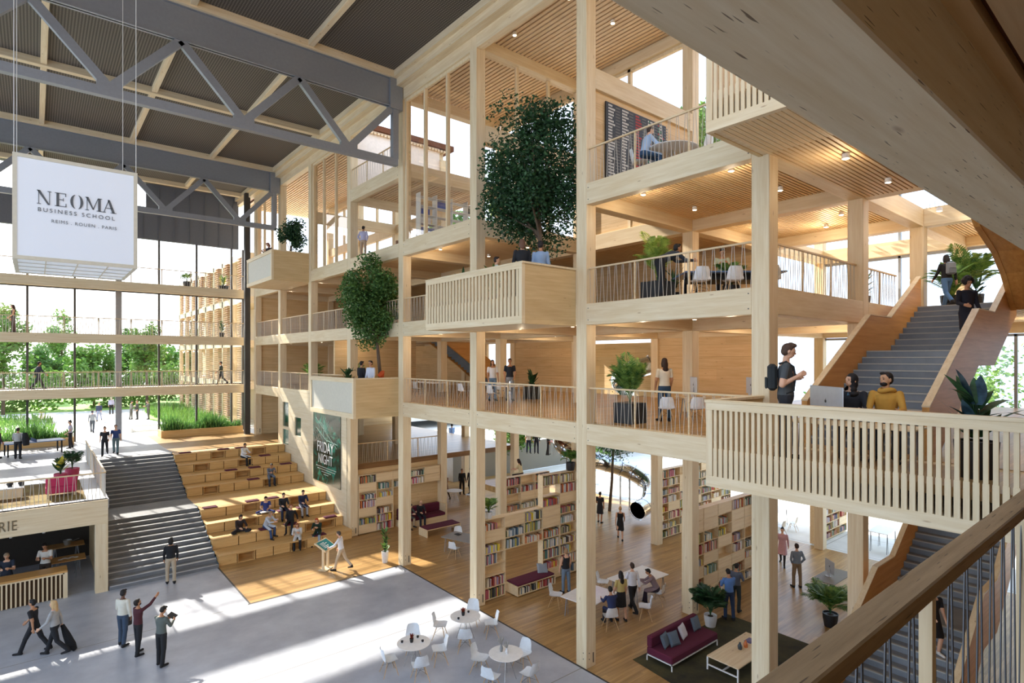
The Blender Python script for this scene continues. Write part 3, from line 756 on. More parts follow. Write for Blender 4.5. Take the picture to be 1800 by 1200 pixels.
glyph(.45, [bx_(.028, .042, 0, .33), bx_(.232, .246, 0, .33), [(.0, .33), (.062, .33), (.246, .0), (.205, 0)], bx_(0, .075, 0, .014), bx_(0, .06, .316, .33), bx_(.2, .275, .316, .33)])
glyph(.79, [bx_(.03, .085, 0, .33), bx_(0, .225, 0, .014), bx_(0, .22, .316, .33), bx_(.085, .17, .163, .177), bx_(.208, .225, .0, .08), bx_(.203, .22, .25, .33), bx_(.158, .17, .13, .21)])
def cres(s_):
    out = [(s_*(-.015-.115*math.cos(t)), .165+.175*math.sin(t)) for t in [(-1.35+2.7*i/14) for i in range(15)]]; inn = [(s_*(-.015-.058*math.cos(t)), .165+.172*math.sin(t)) for t in [(1.35-2.7*i/14) for i in range(15)]]
    return [[out[i], out[i+1], inn[13-i], inn[14-i]] for i in range(14)]
glyph(1.22, cres(1)); glyph(1.22, cres(-1))
glyph(1.39, [bx_(.03, .044, 0, .33), bx_(.262, .318, 0, .33), [(.01, .33), (.068, .33), (.178, .03), (.15, .03)], [(.15, .03), (.17, .03), (.275, .33), (.258, .33)], bx_(0, .075, 0, .014), bx_(0, .05, .316, .33), bx_(.23, .35, 0, .014), bx_(.262, .345, .316, .33)])
glyph(1.735, [[(.028, 0), (.045, 0), (.155, .33), (.135, .33)], [(.115, .33), (.165, .33), (.275, 0), (.213, 0)], bx_(.07, .225, .11, .124), bx_(0, .08, 0, .014), bx_(.18, .305, 0, .014)])
text('BUSINESS SCHOOL', .135, .004, 'letter', INK, sg, (.46, -.006, 1.19), ex, 1.42)
text('REIMS . ROUEN . PARIS', .11, .004, 'letter', mat('sign_ink_light', '74787c', .6), sg, (.72, -.006, .95), ex, 1.2)
CABM = mat('cable_white', 'dcdcd8', .4)
for (x, y) in ((.03, .03), (w_-.03, .03), (.03, d_-.03), (w_-.03, d_-.03)):
    m = MB(); m.tube((x, y, h_), (x, y, 21.9-sz0), .009, .009, 6); m.build('cable', CABM, sg)
# lamps under the soffits
LAMPW = mat('lamp_glow', 'fff2dc', .4, emit='ffe9c8', es=9)
def downlight(x, y, z, label, power=22, light=True, group='small white ceiling lamps'):
    o = empty('ceiling_lamp', (x, y, z), 0, label, 'ceiling lamp', group)
    m = MB(); m.lathe([(.075, -.02), (.085, -.13), (.075, -.13)], 14); hs_ = m.build('housing', WHITE, o)
    m = MB(); m.lathe([(.066, -.134), (.06, -.137)], 14); m.build('lens', LAMPW, hs_)
    if light:
        ld = bpy.data.lights.new('lamp_light', 'POINT'); ld.energy = power; ld.color = (1, .80, .56); ld.shadow_soft_size = .08
        lo = bpy.data.objects.new('lamp_light', ld); COL.objects.link(lo); lo.parent = o; lo.location = (0, 0, -.55)
SB = .16+.07
for i in range(0, 8):
    for lv in (1, 2, 3):
        for (x, nm) in ((13.9, 'front'), (16.6, 'middle'), (21.0, 'back')):
            for dy, sd_ in ((1.4, 'near'), (4.2, 'far')):
                y = CY(i)+CW+dy-.2
                if y > 44: continue
                if lv == 3 and (i == 2 or x > 20 and i > 1): continue
                if lv == 1 :  # extra lamps below the first gallery, added as fill for the bookcases
                    if i > 4 or dy > 2: continue
                if lv == 2 and i == 0: continue
                if i > 3 and (dy > 2 or x == 16.6): continue
                zt = GT[lv]-SB if lv != 1 else GT[lv]-.16
                if lv == 3 and i == 0: zt = 13.83
                downlight(x, y, zt, '%s lamp under the ceiling below the %s, %s side of bay %s' % (nm, FN[lv], sd_, ['zero', 'one', 'two', 'three', 'four', 'five', 'six', 'seven'][i]), power=(34 if lv != 1 else 60), light=(x != 16.6 and (dy < 2 or (lv != 1 and i < 4))))
for (x, y) in ((13.6, 13.4), (13.6, 16.2), (15.8, 13.4), (13.6, 7.6)):
    downlight(x, y, 21.28, 'lamp below the slatted roof ceiling, %s' % {13.4: 'right of the large tree' if x < 14 else 'behind the large tree', 16.2: 'left of the large tree', 7.6: 'near the overhead beam'}[y], power=30, light=False)
for (x, y) in ((26.5, 8.9), (26.5, 3.5), (22.5, 8.9)):
    downlight(x, y, G2-SB, 'lamp above the back of the first gallery by the windows, %s' % {3.5: 'nearest the overhead beam'}.get(y, 'left one' if x < 24 else 'middle one'), power=60)
    downlight(x, y, G3-SB if x < 24 and y > 6 else G3-SB, 'lamp above the back of the second gallery by the windows, %s' % {3.5: 'nearest the overhead beam'}.get(y, 'left one' if x < 24 else 'middle one'), power=60)
# the dark display board
bd = empty('display_board', (13.55, CY(2)+.03, 14.75), 0, 'large black departure style board on the timber wall of the top gallery', 'display board')
m = MB(); m.box(0, 3.1, 0, .04, 0, 2.45, m=4); cols = [.12, .78, 1.45, 2.1, 2.65]; random.seed(11)
ms = [mat('board_white', 'dedad2', .6), mat('board_red', 'c4352a', .6), mat('board_grey', '6c655c', .6), mat('board_green', '3d8a5e', .6), mat('board_black', '1d1815', .5)]
for r in range(25):
    for ci, cx in enumerate(cols):
        for q in range(random.choice((3, 4, 5))):
            m.box(cx+q*.065, cx+q*.065+.045, -.004, 0, .06+r*.095, .06+r*.095+.055, m=(1 if ci == 2 else (random.choice((0, 0, 3, 1)) if ci > 2 else 0)))
        m.box(cx+.34, cx+.55, -.002, 0, .07+r*.095, .07+r*.095+.03, m=2)
m.build('board', ms, bd)
# ---------------- plants ----------------
def leafmat(name, c1, c2, rough=.55):
    m = bpy.data.materials.new(name); m.use_nodes = True; nt = m.node_tree; b = nt.nodes['Principled BSDF']; N = nt.nodes.new; L = nt.links.new
    tc = N('ShaderNodeTexCoord'); n = N('ShaderNodeTexNoise'); n.inputs['Scale'].default_value = 7; n.inputs['Detail'].default_value = 2; L(tc.outputs['Object'], n.inputs['Vector'])
    r = N('ShaderNodeValToRGB'); r.color_ramp.elements[0].position = .35; r.color_ramp.elements[0].color = lin(c1); r.color_ramp.elements[1].position = .65; r.color_ramp.elements[1].color = lin(c2)
    L(n.outputs['Fac'], r.inputs[0]); L(r.outputs[0], b.inputs['Base Color']); b.inputs['Roughness'].default_value = rough
    t = N('ShaderNodeBsdfTranslucent'); L(r.outputs[0], t.inputs[0]); mx = N('ShaderNodeMixShader'); mx.inputs[0].default_value = .25
    L(b.outputs[0], mx.inputs[1]); L(t.outputs[0], mx.inputs[2]); L(mx.outputs[0], nt.nodes['Material Output'].inputs[0]); return m
LF_TREE = leafmat('tree_leaf', '35592a', '6d954c'); LF_DARK = leafmat('dark_leaf', '1d3a24', '3f6a3e'); LF_PALM = leafmat('palm_leaf', '3c6a33', '86a850')
LF_YEL = leafmat('yellow_leaf', 'b9b83a', 'e2dc62'); LF_OUT = leafmat('garden_leaf', '4a7a34', '84ac50'); LF_HEDGE = leafmat('grass_leaf', '2f6030', '6f9a4a'); LF_BLUE = leafmat('blue_leaf', '2b3f4d', '4c6a78', .35); LF_RED = leafmat('red_leaf', '7a2b22', 'b0542e')
BARK = wood('bark', '6d5a48', '43362a', 'z', rough=.9, knots=False); POTD = mat('dark_pot', '1e2023', .5); POTW = mat('white_pot', 'd9dadb', .5); SOIL = mat('soil', '3a2a20', .95); POTG = mat('grey_pot', '8d9092', .6)
def leaves(mb, centers, n, size, rnd, flat=.3):
    for _ in range(n):
        c, r = centers[rnd.randrange(len(centers))]
        u = Vector((rnd.gauss(0, 1), rnd.gauss(0, 1), rnd.gauss(0, 1))); u.normalize()
        k = rnd.random()**.45
        p = Vector(c)+Vector((u.x*r[0], u.y*r[1], u.z*r[2]))*k
        d = Vector((rnd.gauss(0, 1), rnd.gauss(0, 1), rnd.gauss(0, .6))).normalized(); s_ = d.orthogonal().normalized()
        s_ = (Matrix.Rotation(rnd.random()*6.28, 3, d) @ s_)
        l = size*(.6+rnd.random()*.8)
        mb.quad(p-d*l*.5, p+s_*l*.28, p+d*l*.5, p-s_*l*.28)
def tree(name, x, y, z, crown_c, crown_r, label, n=9000, leaf=.13, tr=.09, mt=LF_TREE, seed=1, clumps=26, cat='tree', group=None, trunk_h=None, forks=8):
    rnd = random.Random(seed)
    o = empty(name, (x, y, z), 0, label, cat, group)
    C_ = Vector(crown_c)-Vector((x, y, z)); cl = []
    for i in range(clumps):
        u = Vector((rnd.gauss(0, 1), rnd.gauss(0, 1), rnd.gauss(0, 1))).normalized()*(rnd.random()**.4)*.78
        c = C_+Vector((u.x*crown_r[0], u.y*crown_r[1], u.z*crown_r[2])); q = .28+.16*rnd.random()
        cl.append((c, (crown_r[0]*q, crown_r[1]*q, min(crown_r[2], crown_r[0]*1.2)*q)))
    m = MB(); leaves(m, cl, n, leaf, rnd); m.build('foliage', mt, o)
    m = MB(); base = Vector((0, 0, 0)); th = trunk_h or (C_.z-crown_r[2]*.75)
    mid = Vector((C_.x*.4, C_.y*.4, th)); m.path([base, base.lerp(mid, .5)+Vector((.03, -.02, 0)), mid, C_], [tr, tr*.85, tr*.7, tr*.25], 8)
    m.build('trunk', BARK, o)
    m = MB()
    for i in range(forks):
        c = cl[i][0]; m.path([mid.lerp(C_, .15*i/forks), mid.lerp(c, .55)+Vector((0, 0, .1)), c], [tr*.4, tr*.25, tr*.08], 6)
    m.build('branches', BARK, o)
    return o
def pot(o, kind='dark', r=.25, h=.45, name='pot'):
    m = MB()
    if kind == 'square': m.cbox(-r, r, -r, r, 0, h, .01)
    else: m.lathe([(r*.75, 0), (r*.95, h*.6), (r, h), (r*.9, h), (r*.88, h-.04)], 18)
    pt_ = m.build(name, {'dark': POTD, 'white': POTW, 'grey': POTG, 'square': POTD, 'pink': mat('pink_pot', 'b03a5c', .5)}[kind], o)
    m = MB(); m.lathe([(r*.86, h-.05), (.001, h-.03)], 14); m.build('soil', SOIL, pt_)
def strip_leaf(m, base, az, L_, width, rise, droop, rnd, seg=7, fold=.0):
    # one arching blade
    d = Vector((math.cos(az), math.sin(az), 0)); s_ = Vector((-math.sin(az), math.cos(az), 0)); prev = None
    for i in range(seg+1):
        t = i/seg; p = Vector(base)+d*(L_*t*math.cos(rise)*(1-.15*t))+Vector((0, 0, L_*(math.sin(rise)*t-droop*t*t)))
        w_ = width*math.sin(PI*min(1, .12+.88*t)**.8)*.5+.002 if i < seg else .002
        a, b = p+s_*w_+Vector((0, 0, fold*w_)), p-s_*w_+Vector((0, 0, fold*w_))
        if prev:
            m.quad(prev[0], p0, p, a); m.quad(p0, prev[1], b, p)
        prev = (a, b); p0 = p
def frond(m, base, az, L_, rise, droop, rnd, nl=16, lw=.02, ll=.32):
    d = Vector((math.cos(az), math.sin(az), 0)); s_ = Vector((-math.sin(az), math.cos(az), 0)); pts = []
    for i in range(nl+1):
        t = i/nl; pts.append(Vector(base)+d*(L_*t*math.cos(rise))+Vector((0, 0, L_*(math.sin(rise)*t-droop*t*t))))
    m.path(pts[::3]+[pts[-1]], [.01]*len(pts[::3])+[.004], 4, caps=False)
    for i in range(3, nl+1):
        t = i/nl; p = pts[i]; dd = (pts[i]-pts[i-1]).normalized(); l = ll*math.sin(PI*(.15+.8*t))+.05
        for sg in (-1, 1):
            e = p+(s_*sg*.85+dd*.6+Vector((0, 0, -.12))).normalized()*l*(.85+.3*rnd.random())
            n_ = dd*lw
            m.quad(p-n_, p.lerp(e, .5)-n_*.9+Vector((0, 0, .015)), e, p.lerp(e, .5)+n_*.9+Vector((0, 0, .015)))
def palm(x, y, z, label, h=1.6, n=16, kind='dark', mt=None, pr=.25, ph=.45, seed=1, L_=1.0, name='potted_palm', group=None, ll=.32, lw=.022, rise=(.75, 1.35)):
    rnd = random.Random(seed); o = empty(name, (x, y, z), 0, label, 'potted plant', group)
    pot(o, kind, pr, ph)
    m = MB(); st_ = MB()
    for i in range(n):
        az = 2*PI*i/n*2.4+rnd.random(); r_ = rnd.uniform(*rise); bh = ph+(h-ph)*rnd.uniform(.05, .35)
        st_.tube((0, 0, ph-.05), (.03*math.cos(az), .03*math.sin(az), bh), .012, .008, 5)
        frond(m, (.03*math.cos(az), .03*math.sin(az), bh), az, L_*rnd.uniform(.75, 1.1), r_, rnd.uniform(.25, .6), rnd, ll=ll, lw=lw)
    m.build('fronds', mt or LF_PALM, o); st_.build('stems', LF_DARK, o); return o
def broadleaf(x, y, z, label, h=1.0, n=22, kind='dark', mt=None, pr=.2, ph=.35, seed=1, width=.14, L_=.7, name='potted_plant', group=None, mats2=None):
    rnd = random.Random(seed); o = empty(name, (x, y, z), 0, label, 'potted plant', group)
    pot(o, kind, pr, ph); m = MB(); m2 = MB(); st_ = MB()
    for i in range(n):
        az = rnd.random()*6.28; bh = ph+(h-ph)*.55*rnd.random(); q = m2 if (mats2 and i % 3 == 0) else m
        st_.tube((0, 0, ph-.05), (.05*math.cos(az), .05*math.sin(az), bh), .008, .006, 4)
        strip_leaf(q, (.05*math.cos(az), .05*math.sin(az), bh), az, L_*rnd.uniform(.6, 1.1), width*rnd.uniform(.7, 1.2), rnd.uniform(.5, 1.35), rnd.uniform(.1, .5), rnd)
    m.build('leaves', mt or LF_DARK, o); st_.build('stems', LF_DARK, o)
    if mats2: m2.build('bright_leaves', mats2, o)
    return o
# trees inside
tree('indoor_tree', 12.35, 13.35, G2, (12.95, 14.25, 15.35), (1.95, 1.95, 3.1), 'large leafy tree growing out of the slatted middle balcony', n=26000, leaf=.12, tr=.11, seed=4, clumps=60, mt=LF_DARK)
tree('indoor_tree', 12.15, 23.95, G1, (12.1, 24.75, 11.9), (1.6, 1.6, 2.6), 'smaller leafy tree standing in the solid balcony above the poster', n=20000, leaf=.13, tr=.10, seed=9, clumps=38, mt=LF_TREE)
tree('indoor_tree', 12.2, 36.4, G3, (12.4, 36.2, 17.0), (.95, .95, 1.5), 'small indoor tree in front of the far top windows', n=4500, leaf=.13, tr=.06, seed=5, clumps=20, mt=LF_DARK)
tree('indoor_tree', 26.93, 23.1, .0, (27.3, 22.7, 5.2), (2.6, 2.6, 2.1), 'slim dark tree growing through a round hole by the steel slide', n=9000, leaf=.12, tr=.1, seed=12, clumps=40, mt=LF_DARK)
# potted plants on the galleries
palm(13.75, 11.0, G1, 'bushy green palm in a black pot behind the first gallery railing', h=2.0, n=40, kind='square', pr=.35, ph=.62, seed=2, L_=1.4, lw=.03, ll=.30, rise=(1.05, 1.52), mt=LF_PALM)
palm(14.3, 10.4, G2, 'tall light palm in a black tub on the second gallery', h=2.4, n=22, kind='square', pr=.36, ph=.65, seed=3, L_=1.45, rise=(1.0, 1.5), mt=leafmat('light_palm', '6d8a35', 'a9bd5a'), lw=.03)
broadleaf(14.8, 10.2, G2, 'low dark plant next to the light palm on the second gallery', h=1.3, seed=4, n=26, width=.07)
palm(15.3, 8.6, G2, 'small green plant behind the second gallery rail near the bending person', h=1.3, n=14, seed=5, L_=.7)
broadleaf(11.15, 16.0, G2, 'glossy broad leaved plant at the left end of the slatted middle balcony', h=1.5, n=26, seed=6, width=.12, kind='grey')
broadleaf(11.6, 14.9, G2, 'bright green plant beside the seated person on the slatted middle balcony', h=1.75, n=34, seed=7, width=.1, mt=LF_PALM, L_=.8)
broadleaf(11.2, 16.9, G2, 'dark pointed plant at the far corner of the slatted middle balcony', h=1.2, n=12, seed=8, width=.1, mt=LF_BLUE)
broadleaf(18.4, 20.6, G1, 'dark large leaved plant in a planter near the descending stair', h=1.5, n=26, kind='square', pr=.32, ph=.6, seed=9, width=.16)
broadleaf(11.5, 26.0, G1, 'spreading green plant at the left of the solid balcony', h=2.1, n=44, seed=10, width=.14)
palm(13.5, 35.9, G1, 'green fan palm behind the rail above the small wall windows', h=2.3, n=26, seed=11, L_=1.2)
palm(13.8, 30.3, G1, 'pale green palm behind the rail just left of the solid balcony', h=2.1, n=24, seed=13, L_=1.1, mt=LF_TREE)
broadleaf(12.4, 37.5, G3, 'leafy palm under the small tree at the far top balcony', h=1.9, n=24, seed=14, width=.09, L_=1.0)
broadleaf(11.0, 47.4, G3, 'yellow green shrub in a brown pot on the highest footbridge', h=1.5, n=40, seed=15, width=.09, mt=LF_PALM, mats2=LF_YEL, pr=.4, ph=.3)
broadleaf(10.9, 47.4, G2, 'dark spiky plant at the right end of the middle footbridge', h=1.6, n=30, seed=16, width=.08)
palm(8.6, 47.6, G3, 'small green palm on the highest footbridge beside a glazing bar', h=1.2, n=10, seed=17, L_=.6)
# right side
palm(24.6, 5.1, G2, 'big arching palm at the top of the stair before the bright windows', h=2.7, n=24, seed=21, L_=1.8, kind='dark', pr=.4, ph=.55, lw=.04, ll=.45)
palm(23.2, 5.35, G2, 'pale feathery palm at the top of the stair, left of the big one', h=2.0, n=16, seed=22, L_=1.1, mt=LF_OUT)
broadleaf(22.9, 5.2, G2, 'short leafy plant on the floor at the head of the stair', h=.9, n=28, seed=23, width=.1, mt=LF_PALM)
broadleaf(23.5, 4.7, G2, 'reddish dark plant in a black pot at the head of the stair', h=1.1, n=22, seed=24, width=.09, L_=.5)
broadleaf(11.75, 2.35, G1, 'large blue green plant with broad leaves behind the near balcony at the right edge', h=1.75, n=30, seed=25, width=.2, L_=.95, mt=LF_DARK, pr=.3, ph=.6, mats2=LF_BLUE)
broadleaf(20.3, 6.9, G2, 'green plant behind the stair rail on the second gallery', h=1.75, n=26, seed=26, width=.09, mt=LF_PALM)
broadleaf(19.8, 6.8, G2, 'small plant in a red pot at the foot of the stair rail', h=.8, n=20, seed=27, width=.05)
# ground
palm(18.0, 10.9, 0, 'leafy plant in a white pot behind the burgundy sofa', h=2.0, n=30, seed=31, L_=1.0, kind='white', pr=.22, ph=.4, mt=LF_DARK, lw=.035)
palm(21.2, 8.25, 0, 'feathery green palm on the library floor near the desk at the right', h=1.5, n=36, seed=32, L_=1.25, mt=LF_PALM, lw=.03)
broadleaf(12.28, 23.8, 0, 'climbing green plant in a white pot against the column beside the stage floor', h=2.2, n=46, kind='white', pr=.16, ph=.5, seed=33, width=.12, L_=.35, mt=LF_PALM)
# wild planting in the two long planters
def planter(x0, x1, y, label, hh, seed):
    o = empty('timber_planter', (x0, y, T), 0, label, 'planter')
    MB().cbox(0, x1-x0, 0, .16, 0, .5, .01).build('front_board', BLEACH, o); MB().box(0, .12, .16, 1.4, 0, .5).build('side_board', BLEACH, o); MB().box(x1-x0-.12, x1-x0, .16, 1.4, 0, .5).build('side_board', BLEACH, o)
    MB().box(.12, x1-x0-.12, .16, 1.4, .1, .42).build('soil', SOIL, o)
    rnd = random.Random(seed); m = MB()
    for i in range(int((x1-x0)*300)):
        px, py = rnd.uniform(.15, x1-x0-.1), rnd.uniform(.1, 1.35)
        strip_leaf(m, (px, py, .4), rnd.random()*6.28, hh*rnd.uniform(.25, 1.1)*(.7+.3*math.sin(px*2.3)), .05, rnd.uniform(.9, 1.5), rnd.uniform(0, .4), rnd, seg=3)
    q = m.build('wild_grasses', LF_HEDGE, None); q.location = (x0, y, T); tag(q, 'dense green grasses and herbs growing in the %s' % ('planter on the left by the table tennis table' if x0 < 0 else 'planter beside the top of the seating steps'), 'grasses', kind='stuff')
planter(6.9, 12.3, 47.0, 'long low timber planter above the seating steps', 1.5, 1)
planter(-9, 2.0, 47.0, 'long low timber planter behind the blue table tennis table', 1.5, 2)

# ---------------- outdoors ----------------
rnd = random.Random(5)
LAWN = concrete('lawn', '86b04e', 'a5c668', .9)
def lawn(poly, nm, z=T): 
    m = MB(); m.prism(poly, z-.02, z+.05); o = m.build(nm, LAWN); o['kind'] = 'structure'
lawn([(-40, 50), (1.5, 50), (.5, 54), (-3, 60), (0, 68), (-4, 76), (-40, 76)], 'floor_lawn')
lawn([(8.4, 50), (12.6, 50), (12.6, 74), (9.5, 74), (8.2, 62), (9.5, 56)], 'floor_lawn')
lawn([(-40, 80), (20, 76), (40, 80), (40, 120), (-40, 120)], 'floor_lawn')
for k in range(16):
    x = -34+k*4.3+rnd.uniform(-1, 1); y = 84+(k % 3)*6; hh = rnd.uniform(8, 10.5); 
    tree('garden_tree', x, y, T, (x, y, T+hh*.5), (rnd.uniform(2.6, 3.3), 2.4, hh*.48), 'leafy garden tree in the far row beyond the lawn, %s from the left' % ['first', 'second', 'third', 'fourth', 'fifth', 'sixth', 'seventh', 'eighth', 'ninth', 'tenth', 'eleventh', 'twelfth', 'thirteenth', 'fourteenth', 'fifteenth', 'sixteenth'][k], n=4200, leaf=.5, tr=.14, mt=LF_OUT if k % 2 else LF_HEDGE, seed=100+k, clumps=20, group='garden trees', forks=4)
for k, (x, y, hh) in enumerate(((-12, 64, 10.5), (-6.5, 69, 10), (-2.4, 77, 11.5), (3.0, 104, 14), (9.8, 76.5, 10))):
    tree('garden_tree', x, y, T, (x, y, T+hh*.62), (2.6, 2.6, hh*.36), 'taller garden tree outside the glass wall, %s from the left' % ['first', 'second', 'third', 'fourth', 'fifth'][k], n=4200, leaf=.34, tr=.16, mt=LF_OUT, seed=140+k, clumps=22, group='taller garden trees', forks=5)
m = MB()
for i in range(5200):
    x = rnd.uniform(-14, 1.2); y = rnd.uniform(50.5, 74); m_h = rnd.uniform(.3, .9)
    if (x+3)**2/30+(y-62)**2/60 > rnd.uniform(.8, 2.2): continue
    strip_leaf(m, (x, y, T), rnd.random()*6.28, m_h, .08, rnd.uniform(.9, 1.5), .2, rnd, seg=2)
for i in range(2600):
    x = rnd.uniform(8.8, 12.4); y = rnd.uniform(50.2, 72)
    strip_leaf(m, (x, y, T), rnd.random()*6.28, rnd.uniform(.5, 1.6), .07, rnd.uniform(.9, 1.5), .2, rnd, seg=2)
tag(m.build('meadow_plants', LF_OUT), 'loose meadow planting on both sides of the outdoor path', 'meadow', kind='stuff')
m = MB(); hc = [((-38+i*3.0, 79.5+(i % 2), T+1.6+(i*7 % 3)*.7), (2.4, 1.2, 2.6)) for i in range(19)]; leaves(m, hc, 16000, .5, rnd); tag(m.build('hedge', LF_OUT), 'continuous green shrub hedge at the far side of the lawn', 'hedge', kind='stuff')
ob = empty('outdoor_bench', (5.6, 52.5, T), 0, 'long white slatted bench outside the glass wall beside the path', 'bench')
for j in range(4): MB().box(0, 2.8, j*.45, j*.45+.36, .42-.06*j, .48-.06*j).build('slat', WHITE, ob)
MB().box(.05, .25, 0, 1.6, 0, .3).build('leg', WHITE, ob); MB().box(2.5, 2.7, 0, 1.6, 0, .3).build('leg', WHITE, ob)
# louvred outdoor wing
wg = empty('louvred_wing', (13.1, 50, T), 0, 'timber building wing with horizontal louvres outside the glass wall', 'building')
LV = wood('louvre_timber', 'cfa987', 'a47a5c', 'y', knots=False)
for k in range(9): MB().box(0, .35, k*3.3, k*3.3+.35, 0, 14.2).build('wing_post', WZ, wg)
for z in (3.1, 6.6, 10.2, 13.8): MB().box(0, 5, 0, 27, z, z+.55).build('wing_floor', WY, wg)
for k in range(8):
    for lv, z in enumerate((.1, 3.8, 7.3, 10.9)):
        m = MB(); y0 = k*3.3+(.5 if k else -.6); zz = z
        while zz < z+2.85: m.box(-.28, .05, y0, y0+1.35, zz, zz+.035); zz += .19
        m.build('louvre_stack', LV, wg)
MB().box(2.5, 2.6, 0, 27, 0, 13.8).build('wing_wall', mat('wing_wall', 'e3cfae', .7), wg)
# garden trees behind the building
for k, (x, y, z, r_, cr) in enumerate(((27, 11, 14, 2.4, 3.2), (23.4, 14.5, 15.5, 1.9, 3.0), (22.5, 27, 16, 2.2, 3), (24, 36, 15.5, 2.2, 3.2), (34, 31, 2.4, 2.8, 2.6), (30, 36, 2.4, 2.6, 2.4), (36, 40, 2.4, 3, 2.6), (39, 8, 2, 3, 6), (37, 3, 2, 3, 7), (40, 14, 0, 3, 5))):
    zb = G3 if z > 5 else (2.4 if y > 35 and x > 24 else 0)
    tree('garden_tree', x, y, zb, (x, y, (z if z > 5 else 0)+cr*.9+(.5 if z > 5 else 1.2)), (r_, r_, cr*.8), ['leafy tree on the roof terrace behind the top right windows', 'leafy tree seen through the top window right of the big column', 'roof terrace tree behind the glazed bay', 'roof terrace tree seen past the small far tree', 'green tree beyond the outdoor plaza, left one', 'green tree beyond the outdoor plaza, middle one', 'green tree beyond the outdoor plaza, right one', 'pale garden tree behind the back windows, middle', 'pale garden tree behind the windows at the stair head', 'pale garden tree behind the back windows, left'][k], n=3000, leaf=.26, tr=.12, mt=LF_OUT, seed=170+k, clumps=22, group='trees behind the building', forks=5)
# ---------------- furniture ----------------
NUM = ['first', 'second', 'third', 'fourth', 'fifth', 'sixth', 'seventh', 'eighth', 'ninth', 'tenth']
SHELFW = wood('bookcase_ply', 'ecd6ae', 'dcc094', 'x', rough=.5, knots=False)
BOOKC = ['a8483f', 'd8d4cc', 'f0ece4', '3f4448', '5f7689', '8b8f68', 'd9804c', 'e6d04c', 'a898b0', '5a8a7c', 'bccad2', '7a6350', 'ece0c2', 'c46a7a']
BM = [mat('book_cover_'+c, c, .6) for c in BOOKC]
BN = ['dark red', 'light grey', 'white', 'black', 'slate blue', 'olive', 'orange', 'yellow', 'mauve', 'green', 'pale blue', 'brown', 'cream', 'pink']
BSPEC = []
def bookcase(x0, yf, cols, rows, label, cw=1.02, ch=.435, z0=0, dep=.30, void=(), closed=.30, seed=1, nm='', heights=None, fill=.9, pal=None):
    rnd = random.Random(seed); o = empty('bookcase', (x0, yf, z0), 0, label, 'bookcase', 'plywood bookcases')
    t = .022; m = MB(); Hs, Vs = set(), set()
    H = [heights[c] if heights else rows for c in range(cols)]
    for c in range(cols):
        for r in range(H[c]):
            if (c, r) in void: continue
            a, b_, z, zz = c*cw, (c+1)*cw, .06+r*ch, .06+(r+1)*ch
            Hs |= {(c, r), (c, r+1)}; Vs |= {(c, r), (c+1, r)}
            q = rnd.random()
            if q < closed: MB().box(a+.02, b_-.02, .01, .03, z+.02, zz-.02).build('cell_panel', SHELFW, o)
            else:
                if rnd.random() < .92: m.box(a+t/2, b_-t/2, dep-.015, dep-.001, z+t/2, zz-t/2)
                if rnd.random() < fill:
                    x = a+.03; end = b_-.03-(rnd.random()*.35 if rnd.random() < .5 else 0); base = rnd.choice((.26, .31, .23, .34)); pl = rnd.sample([0, 1, 2, 2, 4, 5, 6, 7, 8, 9, 10, 12, 13, 1, 3], 4) if not pal else pal
                    if rnd.random() < .3: x += rnd.random()*.3
                    while x < end-.03:
                        w_ = rnd.uniform(.022, .05); h_ = min(ch-.05, base*rnd.uniform(.88, 1.1)); col = rnd.choice(pl) if rnd.random() < .8 else rnd.randrange(14)
                        if rnd.random() < .06: x += rnd.uniform(.02, .08); continue
                        BSPEC.append((x0+x, yf+.03+rnd.random()*.03, z0+z+t/2+.001, w_*.94, rnd.uniform(.19, .24), h_, col, nm, c, r)); x += w_
    for (c, r) in Hs: m.box(c*cw+t/2, (c+1)*cw-t/2, 0, dep, .06+r*ch-t/2, .06+r*ch+t/2)
    for (c, r) in Vs: m.box(c*cw-t/2, c*cw+t/2, 0, dep, .06+r*ch-t/2+.0005, .06+(r+1)*ch-t/2)
    m.build('carcass', SHELFW, o)
    return o
bookcase(13.1, 28.3, 5, 7, 'tall plywood bookcase against the wall under the half level, beside the stage', void={(c, r) for c in (2, 3, 4) for r in range(5)}, seed=3, cw=1.0, nm='half level bookcase')
bookcase(13.15, 17.42, 5, 10, 'stepped plywood bookcase beside the third column with a bench opening', heights=[7, 7, 7, 10, 10], void={(c, r) for c in (1, 2) for r in range(4)}, seed=6, cw=1.0, nm='stepped bookcase')
bookcase(18.65, 12.18, 5, 8, 'long plywood bookcase behind the burgundy sofa', seed=8, nm='long bookcase', closed=.42)
bookcase(24.25, 17.7, 7, 8, 'far plywood bookcase near the steel slide', seed=9, nm='far bookcase', closed=.15)
bookcase(29.8, 12.25, 4, 7, 'pink lit bookcase beyond the column at the bright back area', seed=10, nm='outer bookcase', closed=.1, cw=.95, ch=.4)
bookcase(18.65, 22.9, 3, 7, 'bookcase with a flat top behind the fourth inner column', seed=12, nm='flat topped bookcase', closed=.3)
bookcase(14.4, 16.95, 2, 1, 'low bench base with two book compartments by the bookcase opening', cw=1.0, ch=.34, dep=.75, closed=0, seed=14, nm='bench base')
